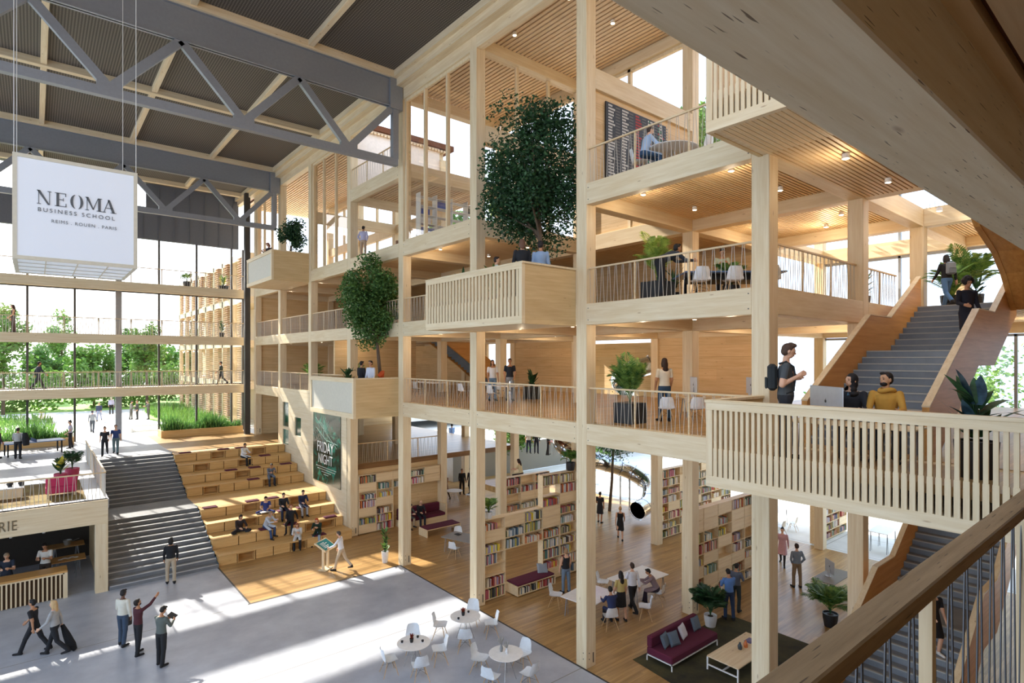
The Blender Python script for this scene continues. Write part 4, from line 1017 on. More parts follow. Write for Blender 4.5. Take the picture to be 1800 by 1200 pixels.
# nearest 300 books one by one, the others together
def dist(b): return math.hypot(b[0], b[1])
pref = sorted(BSPEC, key=dist); first, rest = pref[:300], pref[300:]
bmesh_cache = [MB().box(0, 1, 0, 1, 0, 1).box(-.01, 1.01, -.006, .0, .12, .16).box(-.01, 1.01, -.006, .0, .82, .86).mesh('book', bm_) for bm_ in BM]
rown = ['bottom', 'second', 'third', 'fourth', 'fifth', 'sixth', 'seventh', 'eighth', 'ninth', 'tenth']
for b in first:
    q = bpy.data.objects.new('book', bmesh_cache[b[6]]); COL.objects.link(q); q.location = b[:3]; q.scale = b[3:6]
    L_ = '%s book in the %s column, %s shelf of the %s' % (BN[b[6]], NUM[b[8]], rown[b[9]], b[7])
    tag(q, L_, 'book', 'books in the %s' % b[7])
m = MB()
for b in rest: m.box(b[0], b[0]+b[3], b[1], b[1]+b[4], b[2], b[2]+b[5], m=b[6])
tag(m.build('books', BM), 'rows of coloured books filling the farther bookcases', 'books', kind='stuff')

def shell_chair(arms=False):
    o = bpy.data.objects.new('shell_chair', None); COL.objects.link(o)
    prof = [(.23, .435, .20), (.15, .445, .225), (.02, .43, .235), (-.1, .425, .235), (-.17, .455, .23), (-.205, .53, .215), (-.225, .63, .205), (-.245, .72, .19), (-.262, .80, .15)]
    nu = 8; m = MB(); P = []
    for (y, z, w_) in prof:
        row = []
        for i in range(nu+1):
            u = -1+2*i/nu; lift = (.07 if arms else .03)*abs(u)**2.5*(1 if z < .6 else .6); fwd = .05*abs(u)**2 if z > .5 else 0
            row.append((u*w_, y+fwd, z+(lift if z < .55 else 0)))
        P.append(row)
    for off in (0, 1):
        for j in range(len(P)-1):
            for i in range(nu):
                q = [P[j][i], P[j][i+1], P[j+1][i+1], P[j+1][i]]
                if off: q = [(x, y-.004, z-.012) for (x, y, z) in q][::-1]
                m.quad(*q)
    m.build('seat_shell', WPL, o, smooth=True)
    LW = wood('chair_leg_wood', 'd9b88a', 'bd9460', 'z', knots=False)
    for (sx, sy) in ((1, 1), (-1, 1), (1, -1), (-1, -1)):
        MB().tube((sx*.11, .02+sy*.09, .42), (sx*.23, .0+sy*.22, 0), .014, .009, 8).build('leg', LW, o)
    m = MB(); m.tube((.13, .12, .36), (-.17, -.16, .2), .004, .004, 5); m.tube((-.13, .12, .36), (.17, -.16, .2), .004, .004, 5); m.tube((.17, .15, .2), (-.17, .15, .2), .004, .004, 5); m.tube((.12, .1, .4), (-.12, .1, .4), .006, .006, 5)
    m.build('wire_brace', BLACK, o); return o
chair0 = shell_chair(); chair0.name = 'shell_chair'; used = [False]
def chair(x, y, z, rz, label, group='white shell chairs with wooden legs'):
    # rz: direction the chair faces, degrees from +X
    if not used[0]: used[0] = True; o = chair0; o.location = (x, y, z); o.rotation_euler = (0, 0, R(rz-90)); tag(o, label, 'chair', group); return o
    o = dup(chair0, (x, y, z), R(rz-90), label, group); o['category'] = 'chair'; return o
CK = kids(chair0)
def face(x, y, tx, ty): return math.degrees(math.atan2(ty-y, tx-x))
def round_table(x, y, z, label, r=.5, h=.74, group='white round cafe tables'):
    o = empty('round_table', (x, y, z), 0, label, 'table', group)
    m = MB(); m.lathe([(r-.02, h-.025), (r, h-.012), (r, h-.004), (r-.006, h)], 36); m.build('table_top', WHITE, o)
    for k in range(4):
        a = PI/4+k*PI/2; MB().tube((.06*math.cos(a), .06*math.sin(a), h-.03), (.3*math.cos(a), .3*math.sin(a), 0), .011, .011, 7).build('leg', mat('chrome', 'c9ccd0', .2, .9), o)
    m = MB(); m.tube((-.17, -.17, .33), (.17, .17, .33), .006, .006, 5); m.tube((-.17, .17, .33), (.17, -.17, .33), .006, .006, 5); m.build('cross_brace', mat('chrome', 'c9ccd0', .2, .9), o)
    return o
t1, t2, t3 = (8.76, 15.15), (10.98, 15.62), (10.5, 12.9)
round_table(*t1, 0, 'round white cafe table at the left of the three, with a small red plant')
round_table(*t2, 0, 'round white cafe table at the back, nearest the wooden floor')
round_table(*t3, 0, 'round white cafe table at the front right, with grey vases')
for (x, y, t, lb) in ((9.2, 15.95, t1, 'white chair behind the left cafe table'), (8.02, 15.3, t1, 'white chair at the left side of the left cafe table'), (8.55, 14.42, t1, 'white chair in front of the left cafe table, back to the camera'), (9.5, 14.85, t1, 'white chair at the right side of the left cafe table'),
        (11.75, 16.3, t2, 'white chair behind the back cafe table'), (10.35, 16.2, t2, 'white chair at the left of the back cafe table'), (10.5, 14.95, t2, 'white chair in front of the back cafe table'), (11.75, 15.2, t2, 'white chair at the right of the back cafe table'),
        (10.1, 13.65, t3, 'white chair at the left of the front cafe table'), (11.25, 13.05, t3, 'white chair at the right of the front cafe table'), (9.75, 12.65, t3, 'white chair at the front left of the front cafe table'), (10.7, 12.1, t3, 'white chair at the front right of the front cafe table')):
    chair(x, y, 0, face(x, y, *t), lb)
chair(9.95, 11.35, 0, 60, 'white chair cut by the lower edge, nearest the camera')
def small_pot(x, y, z, label, mt_=LF_RED, r=.06, h=.12, seed=1):
    rnd = random.Random(seed); o = empty('table_plant', (x, y, z), 0, label, 'potted plant'); pot(o, 'dark', r, h); m = MB()
    for i in range(16): strip_leaf(m, (0, 0, h-.02), i*2.4, .19, .04, rnd.uniform(.7, 1.4), .1, rnd, seg=3)
    m.build('leaves', mt_, o)
small_pot(8.72, 15.2, .74, 'small red leaved plant in a dark pot on the left cafe table', seed=2); small_pot(10.95, 15.7, .74, 'small red leaved plant in a dark pot on the back cafe table', seed=3)
def cup(x, y, z, label, c='202226'):
    o = empty('cup', (x, y, z), 0, label, 'cup', 'small dark cups on the cafe tables')
    m = MB(); m.lathe([(.028, 0), (.04, .06), (.036, .06), (.026, .01)], 12); m.build('cup_body', mat('cup_'+c, c, .3), o)
    m = MB(); m.lathe([(.065, .001), (.07, .006), (.06, .007)], 14); m.build('saucer', WPL, o)
cup(8.48, 15.35, .74, 'dark cup at the back left of the left cafe table'); cup(9.0, 15.32, .74, 'dark cup at the back right of the left cafe table'); cup(8.98, 15.0, .74, 'dark cup at the right rim of the left cafe table')
cup(10.66, 15.55, .74, 'dark cup at the left of the back cafe table'); cup(11.2, 15.75, .74, 'dark cup at the right of the back cafe table')
for (x, y, c, h, lb) in ((10.45, 13.05, '8b8d8f', .22, 'grey vase on the front cafe table, left of the two'), (10.5, 12.85, 'd9dadb', .17, 'white vase on the front cafe table, right of the two')):
    o = empty('vase', (x, y, .74), 0, lb, 'vase'); m = MB(); m.lathe([(.035, 0), (.05, h*.4), (.03, h*.85), (.035, h), (.025, h)], 14); m.build('vase_body', mat('vase_'+c, c, .4), o)
    m = MB(); rnd = random.Random(3)
    for i in range(12): m.tube((0, 0, h*.8), (rnd.uniform(-.1, .1), rnd.uniform(-.1, .1), h+rnd.uniform(.06, .2)), .003, .012, 4)
    m.build('dried_stems', mat('dried', 'a9a6a0', .9), o)
# white desks in the library
def desk(x, y, z, L_, W_, rz, label, top=WHITE, h=.74, leg=STEEL, group='desks'):
    o = empty('desk', (x, y, z), R(rz), label, 'desk', group)
    MB().cbox(-L_/2, L_/2, -W_/2, W_/2, h-.03, h, .006).build('desk_top', top, o)
    for sx in (-1, 1):
        for sy in (-1, 1):
            a = MB(); x_ = sx*(L_/2-.25); y_ = sy*(W_/2-.1); a.tube((x_, y_, h-.03), (x_+sx*.1, y_, 0), .018, .014, 7); a.tube((x_-sx*.02, y_, h-.03), (x_-sx*.1, y_, 0), .012, .01, 7); a.build('leg', leg, o)
    return o
desk(15.45, 14.2, 0, 1.7, 1.35, 8, 'white trestle desk with the lit monitor, partly behind the column')
desk(18.2, 14.15, 0, 2.2, 1.3, 0, 'white trestle desk at which a man in a mauve shirt sits')
def imac(x, y, z, rz, label, screen=None, w_=.62, h_=.40):
    o = empty('computer_monitor', (x, y, z), R(rz), label, 'monitor', 'silver all in one computers')
    AL = mat('aluminium', 'c3c9d1', .35, .3)
    hs_ = MB().cbox(-w_/2, w_/2, -.02, .0, .12, .12+h_+.1, .008).build('housing', AL, o)
    s = MB().box(-w_/2+.015, w_/2-.015, .0, .004, .2, .12+h_+.085).build('screen', screen or mat('screen_dark', '15171b', .15), hs_)
    m = MB(); m.box(-.09, .09, -.16, -.0, 0, .01); m.box(-.09, .09, -.06, -.05, .01, .3); m.build('stand', AL, o)
    m = MB(); m.lathe([(.030, 0), (.030, .002)], 14); 
    lg = MB(); lg.prism([(.028*math.cos(a)*(1 if True else 0), .030*math.sin(a)) for a in [k*2*PI/16 for k in range(16)] if not (-.35 < a < .35 or a > 2*PI-.35)], 0, .003)
    lg.prism([(0, .034), (.012, .040), (.014, .056), (.002, .048)], 0, .003); q = lg.build('logo', mat('logo_dark', '2c2e33', .4), hs_); q.rotation_euler = (R(90), 0, 0); q.location = (0, -.021, .38)
    return o
SCR = bpy.data.materials.new('lit_screen'); SCR.use_nodes = True; nt = SCR.node_tree; b_ = nt.nodes['Principled BSDF']
tc = nt.nodes.new('ShaderNodeTexCoord'); gr = nt.nodes.new('ShaderNodeTexGradient'); gr.gradient_type = 'SPHERICAL'; mp = nt.nodes.new('ShaderNodeMapping'); mp.inputs['Location'].default_value = (0, 0, -1.0); mp.inputs['Scale'].default_value = (2.6, 1, 3.0)
rp = nt.nodes.new('ShaderNodeValToRGB'); rp.color_ramp.elements[0].color = (.05, .03, .22, 1); rp.color_ramp.elements[1].color = (1, .85, .95, 1); e_ = rp.color_ramp.elements.new(.5); e_.color = (.45, .12, .6, 1)
nt.links.new(tc.outputs['Object'], mp.inputs[0]); nt.links.new(mp.outputs[0], gr.inputs[0]); nt.links.new(gr.outputs[0], rp.inputs[0]); nt.links.new(rp.outputs[0], b_.inputs['Emission Color']); b_.inputs['Emission Strength'].default_value = 1.3; b_.inputs['Base Color'].default_value = (.02, .02, .02, 1)
imac(15.75, 14.45, .74, 205, 'lit computer monitor with a purple picture on the white library desk', SCR, w_=.78, h_=.5)
chair(15.2, 13.0, 0, 60, 'white chair under the man in the blue jacket'); chair(16.75, 12.7, 0, 130, 'empty white chair standing away from the library desks'); chair(18.15, 13.15, 0, 110, 'white chair of the man in the mauve shirt'); chair(15.0, 15.5, 0, -60, 'white chair on the far side of the trestle desk'); chair(17.3, 15.2, 0, -60, 'white chair pushed to the back of the desk behind the standing man')
# sofa group
o = empty('rug', (0, 0, 0), 0, 'dark olive patterned rug under the burgundy sofa', 'rug')
m = MB(); Q = [(14.15, 11.2), (13.9, 9.2), (14.2, 6.2), (19.3, 6.2), (19.3, 11.0)]; m.prism(Q[::-1], .004, .016); 
RUG = concrete('rug_olive', '2c2a1c', '55502c', .95); q = m.build('rug_pile', RUG, o)
def sofa(x, y, z, rz, label, L_=2.5, frame=WHITE):
    o = empty('sofa', (x, y, z), R(rz), label, 'sofa', 'burgundy sofas')
    MB().cbox(0, L_, 0, .92, .2, .42, .03).build('seat_cushion', BURG, o); MB().cbox(0, L_, .74, .92, .42, .76, .03).build('backrest', BURG, o)
    m = MB(); m.box(0, L_, 0, .03, .17, .2); m.box(0, L_, .89, .92, .17, .2); m.box(0, .03, 0, .92, .17, .2); m.box(L_-.03, L_, 0, .92, .17, .2); m.build('frame', frame, o)
    for (a, b) in ((0, 0), (L_-.03, 0), (0, .89), (L_-.03, .89)): MB().box(a, a+.03, b, b+.03, 0, .17).build('leg', frame, o)
    return o
sofa(14.45, 10.0, .01, 0, 'burgundy sofa with four cushions on the dark rug'); sofa(19.0, 7.35, .01, 180, 'second burgundy sofa mostly hidden behind the brown handrail', L_=2.9)
def cushion(x, y, z, rx, rz, label, m_, s_=.42, th=.13, cat='cushion', grp='sofa cushions', ln=None):
    mb = MB(); n = 8; ln = ln or s_
    for sgn in (1, -1):
        for i in range(n):
            for j in range(n):
                def P(a, b):
                    u, v = a/n*2-1, b/n*2-1; k = (1-u**4)*(1-v**4); return (u*s_/2*(1-.06*(1-abs(v))), v*ln/2*(1-.06*(1-abs(u))), sgn*th/2*k**.5)
                q = [P(i, j), P(i+1, j), P(i+1, j+1), P(i, j+1)]
                mb.quad(*(q if sgn > 0 else q[::-1]))
    q = mb.build('cushion', m_, smooth=True); q.location = (x, y, z); q.rotation_euler = (R(rx), 0, R(rz)); return tag(q, label, cat, grp)
BLG = mat('blue_grey_fabric', '5e6b78', .9)
cushion(14.85, 10.52, .64, 68, 12, 'dark grey cushion at the left end of the burgundy sofa', BLG); cushion(15.15, 10.42, .64, 62, -10, 'second dark grey cushion leaning on the first on the sofa', BLG); cushion(15.75, 10.5, .65, 66, 14, 'pale grey cushion in the middle of the burgundy sofa', LGREYF); cushion(16.55, 10.55, .65, 70, 0, 'blue grey cushion at the right part of the burgundy sofa', BLG)
o = empty('coffee_table', (15.4, 8.45, .01), 0, 'low timber coffee table with white frame on the rug', 'coffee table')
MB().cbox(0, 2.3, 0, 1.0, .38, .42, .008).build('table_top', WX, o)
for (a, b) in ((0, 0), (2.26, 0), (0, .96), (2.26, .96)): MB().box(a, a+.04, b, b+.04, 0, .38).build('leg', WHITE, o)
m = MB(); m.box(0, .04, .04, .96, .14, .17); m.box(2.26, 2.3, .04, .96, .14, .17); m.box(.04, 2.26, .48, .52, .14, .17); m.build('stretcher', WHITE, o)
for (x, y, c, h, lb) in ((16.5, 9.0, '3d474d', .2, 'dark glass jar on the coffee table'), (16.75, 8.95, 'c9733f', .2, 'orange bottle on the coffee table')):
    o = empty('vase', (x, y, .43), 0, lb, 'vase'); m = MB(); m.lathe([(.06, 0), (.07, h*.5), (.03, h*.85), (.03, h)], 14); m.build('vase_body', mat('vase_'+c, c, .25), o)
o = MB().box(0, .3, 0, .22, 0, .02).box(.03, .3, .01, .2, .02, .035).build('magazine', mat('magazine_violet', '6a5f86', .5)); o.location = (17.05, 8.95, .43); tag(o, 'violet magazines lying on the coffee table', 'magazine')
# benches
o = empty('bench', (15.6, 25.6, 0), 0, 'low timber bench with dark red pad in front of the reading niche', 'bench')
MB().cbox(0, 2.1, 0, .85, .36, .40, .006).build('bench_top', SHELFW, o); MB().box(.03, 2.07, .03, .82, .40, .43).build('pad', BURG, o); MB().box(0, .04, 0, .85, 0, .36).build('side_board', SHELFW, o); MB().box(2.06, 2.1, 0, .85, 0, .36).build('side_board', SHELFW, o)
o = empty('niche_sofa', (15.4, 27.7, 0), 0, 'built in timber seat with dark cushions under the bookcase', 'sofa')
MB().box(0, 2.8, 0, .95, 0, .34).build('base', SHELFW, o); MB().box(2.7, 2.8, 0, .95, .34, .95).build('side_board', SHELFW, o); MB().cbox(.05, 2.7, .02, .9, .34, .5, .02).build('seat_cushion', BURG, o); MB().cbox(.05, 2.7, .62, .9, .5, .95, .03).build('back_cushion', BURG, o)
o = MB().cbox(14.42, 16.38, 16.97, 17.68, .42, .49, .02).build('bench_pad', BURG); tag(o, 'burgundy pad on the low book bench by the third column', 'bench pad')
cushion(16.1, 17.4, .62, 55, -30, 'grey cushion leaning at the end of the burgundy bench pad', GREYF, .45)
o = desk(15.8, 22.55, 0, 1.1, 2.0, 18, 'grey topped table behind the fourth column in the library', top=mat('grey_laminate', '8f8b86', .5))
chair(15.05, 22.3, 0, 20, 'white chair at the left of the grey table'); chair(15.75, 21.45, 0, 80, 'white chair at the near end of the grey table'); chair(16.4, 23.9, 0, -110, 'white chair behind the grey table')
o = MB().box(-.11, .11, -.16, .16, 0, .015).build('laptop', BLACK); o.location = (15.8, 23.1, .742); tag(o, 'black tablet lying on the grey table', 'tablet')
# right side desk
desk(24.1, 9.3, 0, 1.9, .85, 0, 'dark topped desk with a silver computer near the inner column', top=mat('dark_laminate', '7c6f5c', .5), leg=mat('green_grey_leg', '51605c', .5))
imac(24.0, 9.35, .74, 232, 'silver computer on the dark topped desk near the palm'); chair(24.0, 8.4, 0, 90, 'white chair at the dark topped desk, left'); chair(25.0, 8.4, 0, 90, 'white chair at the dark topped desk, right')
desk(30.6, 15.2, 0, 3.6, 1.0, 0, 'white high table in the bright back area, left', top=WHITE, h=.95); chair(30.2, 14.2, 0, 90, 'white chair in the bright back area, left'); chair(31.4, 14.1, 0, 100, 'white chair in the bright back area, right')
desk(31.6, 9.9, 0, 1.6, .9, 0, 'white high table on thin legs right of the timber column', top=WHITE, h=1.0)
# lectern
o = empty('lectern', (9.86, 24.7, 0), R(35), 'light timber lectern with a tilted screen on the stage floor', 'lectern')
MB().box(-.28, .28, -.2, .2, 0, .03).build('base', WZ, o); MB().box(-.2, -.14, -.05, .05, .03, 1.0).build('post', WZ, o); MB().box(.14, .2, -.05, .05, .03, 1.0).build('post', WZ, o)
M_ = Matrix.Translation((0, 0, 1.06)) @ Matrix.Rotation(R(30), 4, 'X')
m = MB(); m.box(-.42, .42, -.32, .32, -.03, .03, M=M_); m.build('tray', WZ, o)
LS = mat('lectern_screen', '1d4a4c', .2, emit='4f9a98', es=.35); m = MB(); m.box(-.37, .37, -.27, .27, .031, .036, M=M_); ls_ = m.build('screen', LS, o)
m = MB()
for k in range(5): m.box(-.27, -.27+[.3, .42, .25, .38, .3][k], .13-k*.07, .155-k*.07, .037, .039, M=M_)
m.build('screen_text_lines', WHITE, ls_)
# seat pads on the steps
zt = lambda r: .4575*r
pads = [(6.75, 31.7, 4, 'first from the left on the platform edge'), (8.75, 31.75, 4, 'second from the left on the platform edge'), (9.75, 31.75, 4, 'third from the left on the platform edge'), (12.0, 29.45, 2, 'on the second step by the wall'), (9.75, 35.15, 5, 'on the step above the platform'), (8.85, 36.35, 6, 'left one on the sixth step'), (10.15, 36.35, 6, 'right one on the sixth step'), (6.9, 38.75, 8, 'leftmost on the top step'), (9.0, 38.75, 8, 'middle one on the top step'), (10.0, 38.75, 8, 'right one on the top step'), (11.1, 37.55, 7, 'on the seventh step'), (12.0, 36.4, 6, 'by the wall on the sixth step'), (8.75, 29.4, 2, 'under the man in light denim'), (9.95, 29.4, 2, 'under the person in black'), (9.95, 30.55, 3, 'under the woman on the third step'), (10.95, 30.55, 3, 'under the man in the navy suit'), (10.95, 28.25, 1, 'under the red haired person on the lowest step')]
padm = MB().cbox(-.32, .32, -.2, .2, 0, .05, .015).mesh('seat_pad', BURG)
for (x, y, r, lb) in pads:
    q = bpy.data.objects.new('seat_pad', padm); COL.objects.link(q); q.location = (x, y, zt(r)+.001); tag(q, 'burgundy seat pad ' + lb, 'seat pad', 'burgundy seat pads on the steps')
# poster
o = empty('poster', (12.585, 33.37, 2.25), 0, 'dark green event poster on the pale wall above the steps', 'poster')
PM = bpy.data.materials.new('poster_print'); PM.use_nodes = True; nt = PM.node_tree; b_ = nt.nodes['Principled BSDF']; N = nt.nodes.new; L = nt.links.new
tc = N('ShaderNodeTexCoord'); n1 = N('ShaderNodeTexNoise'); n1.inputs['Scale'].default_value = 1.3; n1.inputs['Detail'].default_value = 6; n1.inputs['Distortion'].default_value = 1.2; L(tc.outputs['Object'], n1.inputs[0])
r1 = N('ShaderNodeValToRGB'); r1.color_ramp.elements[0].position = .38; r1.color_ramp.elements[0].color = lin('141c18'); r1.color_ramp.elements[1].position = .72; r1.color_ramp.elements[1].color = lin('2f8f7c'); e_ = r1.color_ramp.elements.new(.55); e_.color = lin('1f4a3c'); L(n1.outputs[0], r1.inputs[0]); L(r1.outputs[0], b_.inputs['Base Color']); b_.inputs['Roughness'].default_value = .25
MB().box(-.0, .02, -3.9, 0, 0, 3.93).build('print_sheet', PM, o)
m = MB(); rnd = random.Random(2)
for k in range(9):
    a = Vector((-.004, rnd.uniform(-3.6, -.3), rnd.uniform(2.3, 3.7))); b = Vector((-.004, rnd.uniform(-3.6, -.3), rnd.uniform(2.0, 3.4))); m.tube(a, b, .012, .012, 4)
m.build('light_streaks', mat('streak', 'a9c9bd', .5), o)
m = MB()
for k in range(60):
    yy = -rnd.uniform(.2, 3.7); zz = rnd.uniform(2.3, 3.0); m.sphere((.0, yy, zz), .06, 6, 4, sc=(.1, 1, 1.2))
m.build('crowd_shapes', mat('crowd_dark', '17392f', .6), o)
text('FRIDAY', .86, .004, 'poster_title', WHITE, o, (-.006, -.62, 1.72), (R(90), 0, R(-90)), 1.0, sx=.82)
text('NIGHT', .78, .004, 'poster_title', WHITE, o, (-.006, -.78, 1.08), (R(90), 0, R(-90)), 1.0, sx=.86)
m = MB()
for k, (a, b) in enumerate(((.5, 3.3), (.7, 3.1), (1.3, 2.5), (1.6, 2.2))):
    y = a
    while y < b: m.box(-.004, 0, -y-.12, -y, .86-k*.13, .9-k*.13); y += .17
m.build('small_text_lines', mat('poster_small_text', 'c9d0cb', .5), o)
# kiosk inside
o = desk(1.1, 30.8, 0, 1.2, .9, 0, 'wooden trestle table with white crockery inside the kiosk', top=wood('counter_oak', '', ''), h=.8)
o = desk(1.1, 32.5, 0, 1.3, .8, 0, 'rear wooden table with pans inside the kiosk', top=wood('counter_oak', '', ''), h=.95)
for k in range(5):
    q = MB().lathe([(.05, 0), (.09, .015), (.09, .02), (.04, .008)], 14).build('plate', WHITE); q.location = (.85+.13*k, 30.7+.1*(k % 2), .80); tag(q, 'small white plate on the kiosk table, %s from the left' % NUM[k], 'plate', 'plates on the kiosk table')
q = MB().lathe([(.12, 0), (.16, .18), (.15, .2), (.11, .02)], 16).tube((.1, 0, .1), (.42, 0, .2), .012, .012, 6).build('pan', mat('pan_grey', 'a9a69e', .4, .5)); q.location = (1.15, 32.5, .95); tag(q, 'light pan standing on the rear kiosk table', 'pan')
for k in range(2):
    o = empty('pendant_lamp', (-.6-1.0*k+.9, 29.8, 2.25), 0, '%s thin pendant lamp hanging in the kiosk' % ['right', 'left'][k], 'pendant lamp'); m = MB(); m.tube((0, 0, .08), (0, 0, 1.05), .008, .008, 5); m.build('cord', WHITE, o); m = MB(); m.lathe([(.05, 0), (.04, .08), (.01, .09)], 12); m.build('shade', WHITE, o)
# terrace furniture
o = empty('ping_pong_table', (-1.25, 43.2, T), R(10), 'long blue table tennis table on the terrace', 'table tennis table')
TB = mat('table_blue', '5f86c4', .4)
MB().box(0, 2.74, 0, 1.3, .72, .76).build('table_top', TB, o)
for a in (.1, 2.55): MB().box(a, a+.07, .1, .17, 0, .72).build('leg', BLACK, o); MB().box(a, a+.07, 1.1, 1.17, 0, .72).build('leg', BLACK, o)
MB().box(1.36, 1.38, -.1, 1.4, .76, .91).build('net', mat('net_grey', '3d4a6a', .8), o); m = MB(); m.tube((.15, .13, .1), (2.6, .13, .3), .018, .018, 6); m.tube((2.6, .14, .1), (.15, .14, .1), .018, .018, 6); m.build('brace', BLACK, o)
PINK = mat('pink_fabric', 'b8305a', .85)
o = empty('sofa', (.35, 29.6, T), 0, 'pink sofa facing the stair on the terrace, behind the rods', 'sofa')
MB().cbox(0, 1.0, 0, .75, .15, .42, .03).build('seat_cushion', PINK, o); MB().cbox(0, 1.0, .0, .16, .42, .8, .03).build('backrest', PINK, o); MB().cbox(.84, 1.0, .16, .75, .42, .62, .03).build('armrest', PINK, o)
for (a, b) in ((.04, .04), (.9, .04), (.04, .66), (.9, .66)): MB().box(a, a+.05, b, b+.05, 0, .15).build('leg', WZ, o)
broadleaf(.9, 32.5, T, 'yellow and green leafy plant in a pink pot on the terrace', h=1.5, n=30, kind='pink', pr=.25, ph=.5, seed=51, width=.2, L_=.55, mats2=LF_YEL)
palm(1.35, 33.4, T, 'dark green palm behind the pink seats on the terrace', h=1.7, n=16, seed=52, L_=.8, mt=LF_DARK, kind='pink', pr=.28, ph=.55)
o = empty('low_table', (-1.5, 30.3, T), 0, 'low white table behind the terrace railing at the left edge', 'table')
MB().cbox(0, 1.2, 0, .7, .4, .45, .006).build('table_top', WHITE, o); MB().box(.05, 1.15, .05, .1, .05, .4).build('frame', WZ, o)
for a in (.04, 1.1): MB().box(a, a+.05, .04, .09, 0, .4).build('leg', WZ, o); MB().box(a, a+.05, .6, .65, 0, .4).build('leg', WZ, o)
for k in range(2):
    q = MB().lathe([(.07, 0), (.11, .1), (.09, .16), (.04, .2)], 14).build('dark_vase', BLACK); q.location = (-.75+.35*k, 30.7, T+.45); tag(q, 'round dark vase on the low white table, %s one' % ['left', 'right'][k], 'vase')
m = MB(); m.prism([(-2.5, 28.6), (1.6, 28.6), (1.6, 33.2), (-2.5, 33.2)], T+.001, T+.012); tag(m.build('rug', concrete('rug_mustard', '8a7a3a', '6b4a2c', .95)), 'mustard and brown rug on the terrace under the pink sofa', 'rug')
# first gallery desks
desk(16.9, 9.6, G1, 3.2, .8, -38, 'wooden desk with two silver computers behind the first gallery railing', top=SHELFW)
imac(15.9, 10.2, G1+.74, 230, 'silver computer on the gallery desk, left one, back to the camera', w_=.66); imac(17.0, 8.9, G1+.74, 232, 'silver computer on the gallery desk, right one, back to the camera', w_=.66)
chair(15.2, 9.7, G1, 52, 'white chair behind the rods below the left silver computer'); chair(16.3, 8.6, G1, 52, 'white chair behind the rods below the right silver computer'); chair(14.6, 10.3, G1, 40, 'white chair near the bushy palm on the first gallery')
desk(16.2, 20.6, G1, .8, 3.0, 0, 'white meeting table on the first gallery left of the standing couple', top=WHITE)
for k, (x, y, rz) in enumerate(((15.3, 21.9, 0), (15.3, 20.8, 0), (15.3, 19.7, 0), (17.1, 21.8, 180), (17.1, 20.8, 180))): chair(x, y, G1, rz, 'white chair at the first gallery meeting table, %s seat' % ['near left', 'near middle', 'near right', 'far left', 'far middle'][k])
desk(15.6, 25.4, G1, .8, 2.2, 0, 'small desk behind the solid balcony on the first gallery', top=WHITE)
for k, (x, y) in enumerate(((14.7, 26.0), (14.7, 25.0))): chair(x, y, G1, 0, 'white chair behind the solid balcony, %s one' % ['left', 'right'][k])
desk(14.3, 4.2, G1, 0.01+.8, 1.4, 0, 'desk on the near balcony floor behind the slats', top=SHELFW, h=.8)
# near balcony desk with the big computer
imac(11.95, 4.72, G1+.72, 232, 'large silver computer back standing on the near balcony desk', w_=1.12, h_=.45)
desk(11.75, 4.2, G1, .8, 2.2, 0, 'light desk on the near slatted balcony', top=SHELFW, h=.72)
# second gallery
o = empty('table_tennis_table', (14.2, 9.6, G2), R(-42), 'dark blue table tennis table on the second gallery', 'table tennis table')
MB().box(0, 2.74, -.75, .75, .72, .76).build('table_top', mat('table_navy', '5573a0', .35), o); MB().box(.3, 2.4, -.5, .5, .55, .72).build('under_frame', BLACK, o)
for a in (.3, 2.35): MB().box(a, a+.07, -.6, -.53, 0, .72).build('leg', BLACK, o); MB().box(a, a+.07, .53, .6, 0, .72).build('leg', BLACK, o)
MB().box(1.36, 1.38, -.9, .9, .76, .9).build('net', BLACK, o)
for k, (x, y) in enumerate(((13.7, 8.6), (14.3, 8.0), (14.9, 7.3))): chair(x, y, G2, 50, 'white chair by the second gallery rail, %s from the left' % NUM[k])
# top gallery
round_table(14.0, 9.7, G3, 'round pale table on the top gallery', r=.75, group='pale round tables')
chair(13.4, 10.4, G3, -45, 'white chair left of the round table on the top gallery'); chair(14.0, 8.7, G3, 90, 'white chair right of the round table on the top gallery'); chair(14.2, 7.6, G3, 60, 'lone white chair at the right end of the top gallery')
def armchair(x, y, z, rz, label):
    o = empty('armchair', (x, y, z), R(rz), label, 'armchair', 'brown armchairs'); B_ = mat('brown_fabric', '8c6a55', .85)
    MB().cbox(-.35, .35, -.3, .35, .2, .42, .03).build('seat_cushion', B_, o); MB().cbox(-.35, .35, -.42, -.28, .3, .95, .03).build('backrest', B_, o)
    for s_ in (-1, 1): MB().cbox(s_*.38-.05, s_*.38+.05, -.3, .33, .2, .6, .02).build('armrest', B_, o)
    for (a, b) in ((-.3, -.3), (.27, -.3), (-.3, .27), (.27, .27)): MB().box(a, a+.04, b, b+.04, 0, .2).build('leg', BLACK, o)
armchair(14.6, 26.4, G3, 150, 'brown armchair in the top room, left one'); armchair(14.9, 25.4, G3, 60, 'brown armchair in the top room, right one'); armchair(15.9, 27.0, G3, 200, 'brown armchair in the top room, back one')
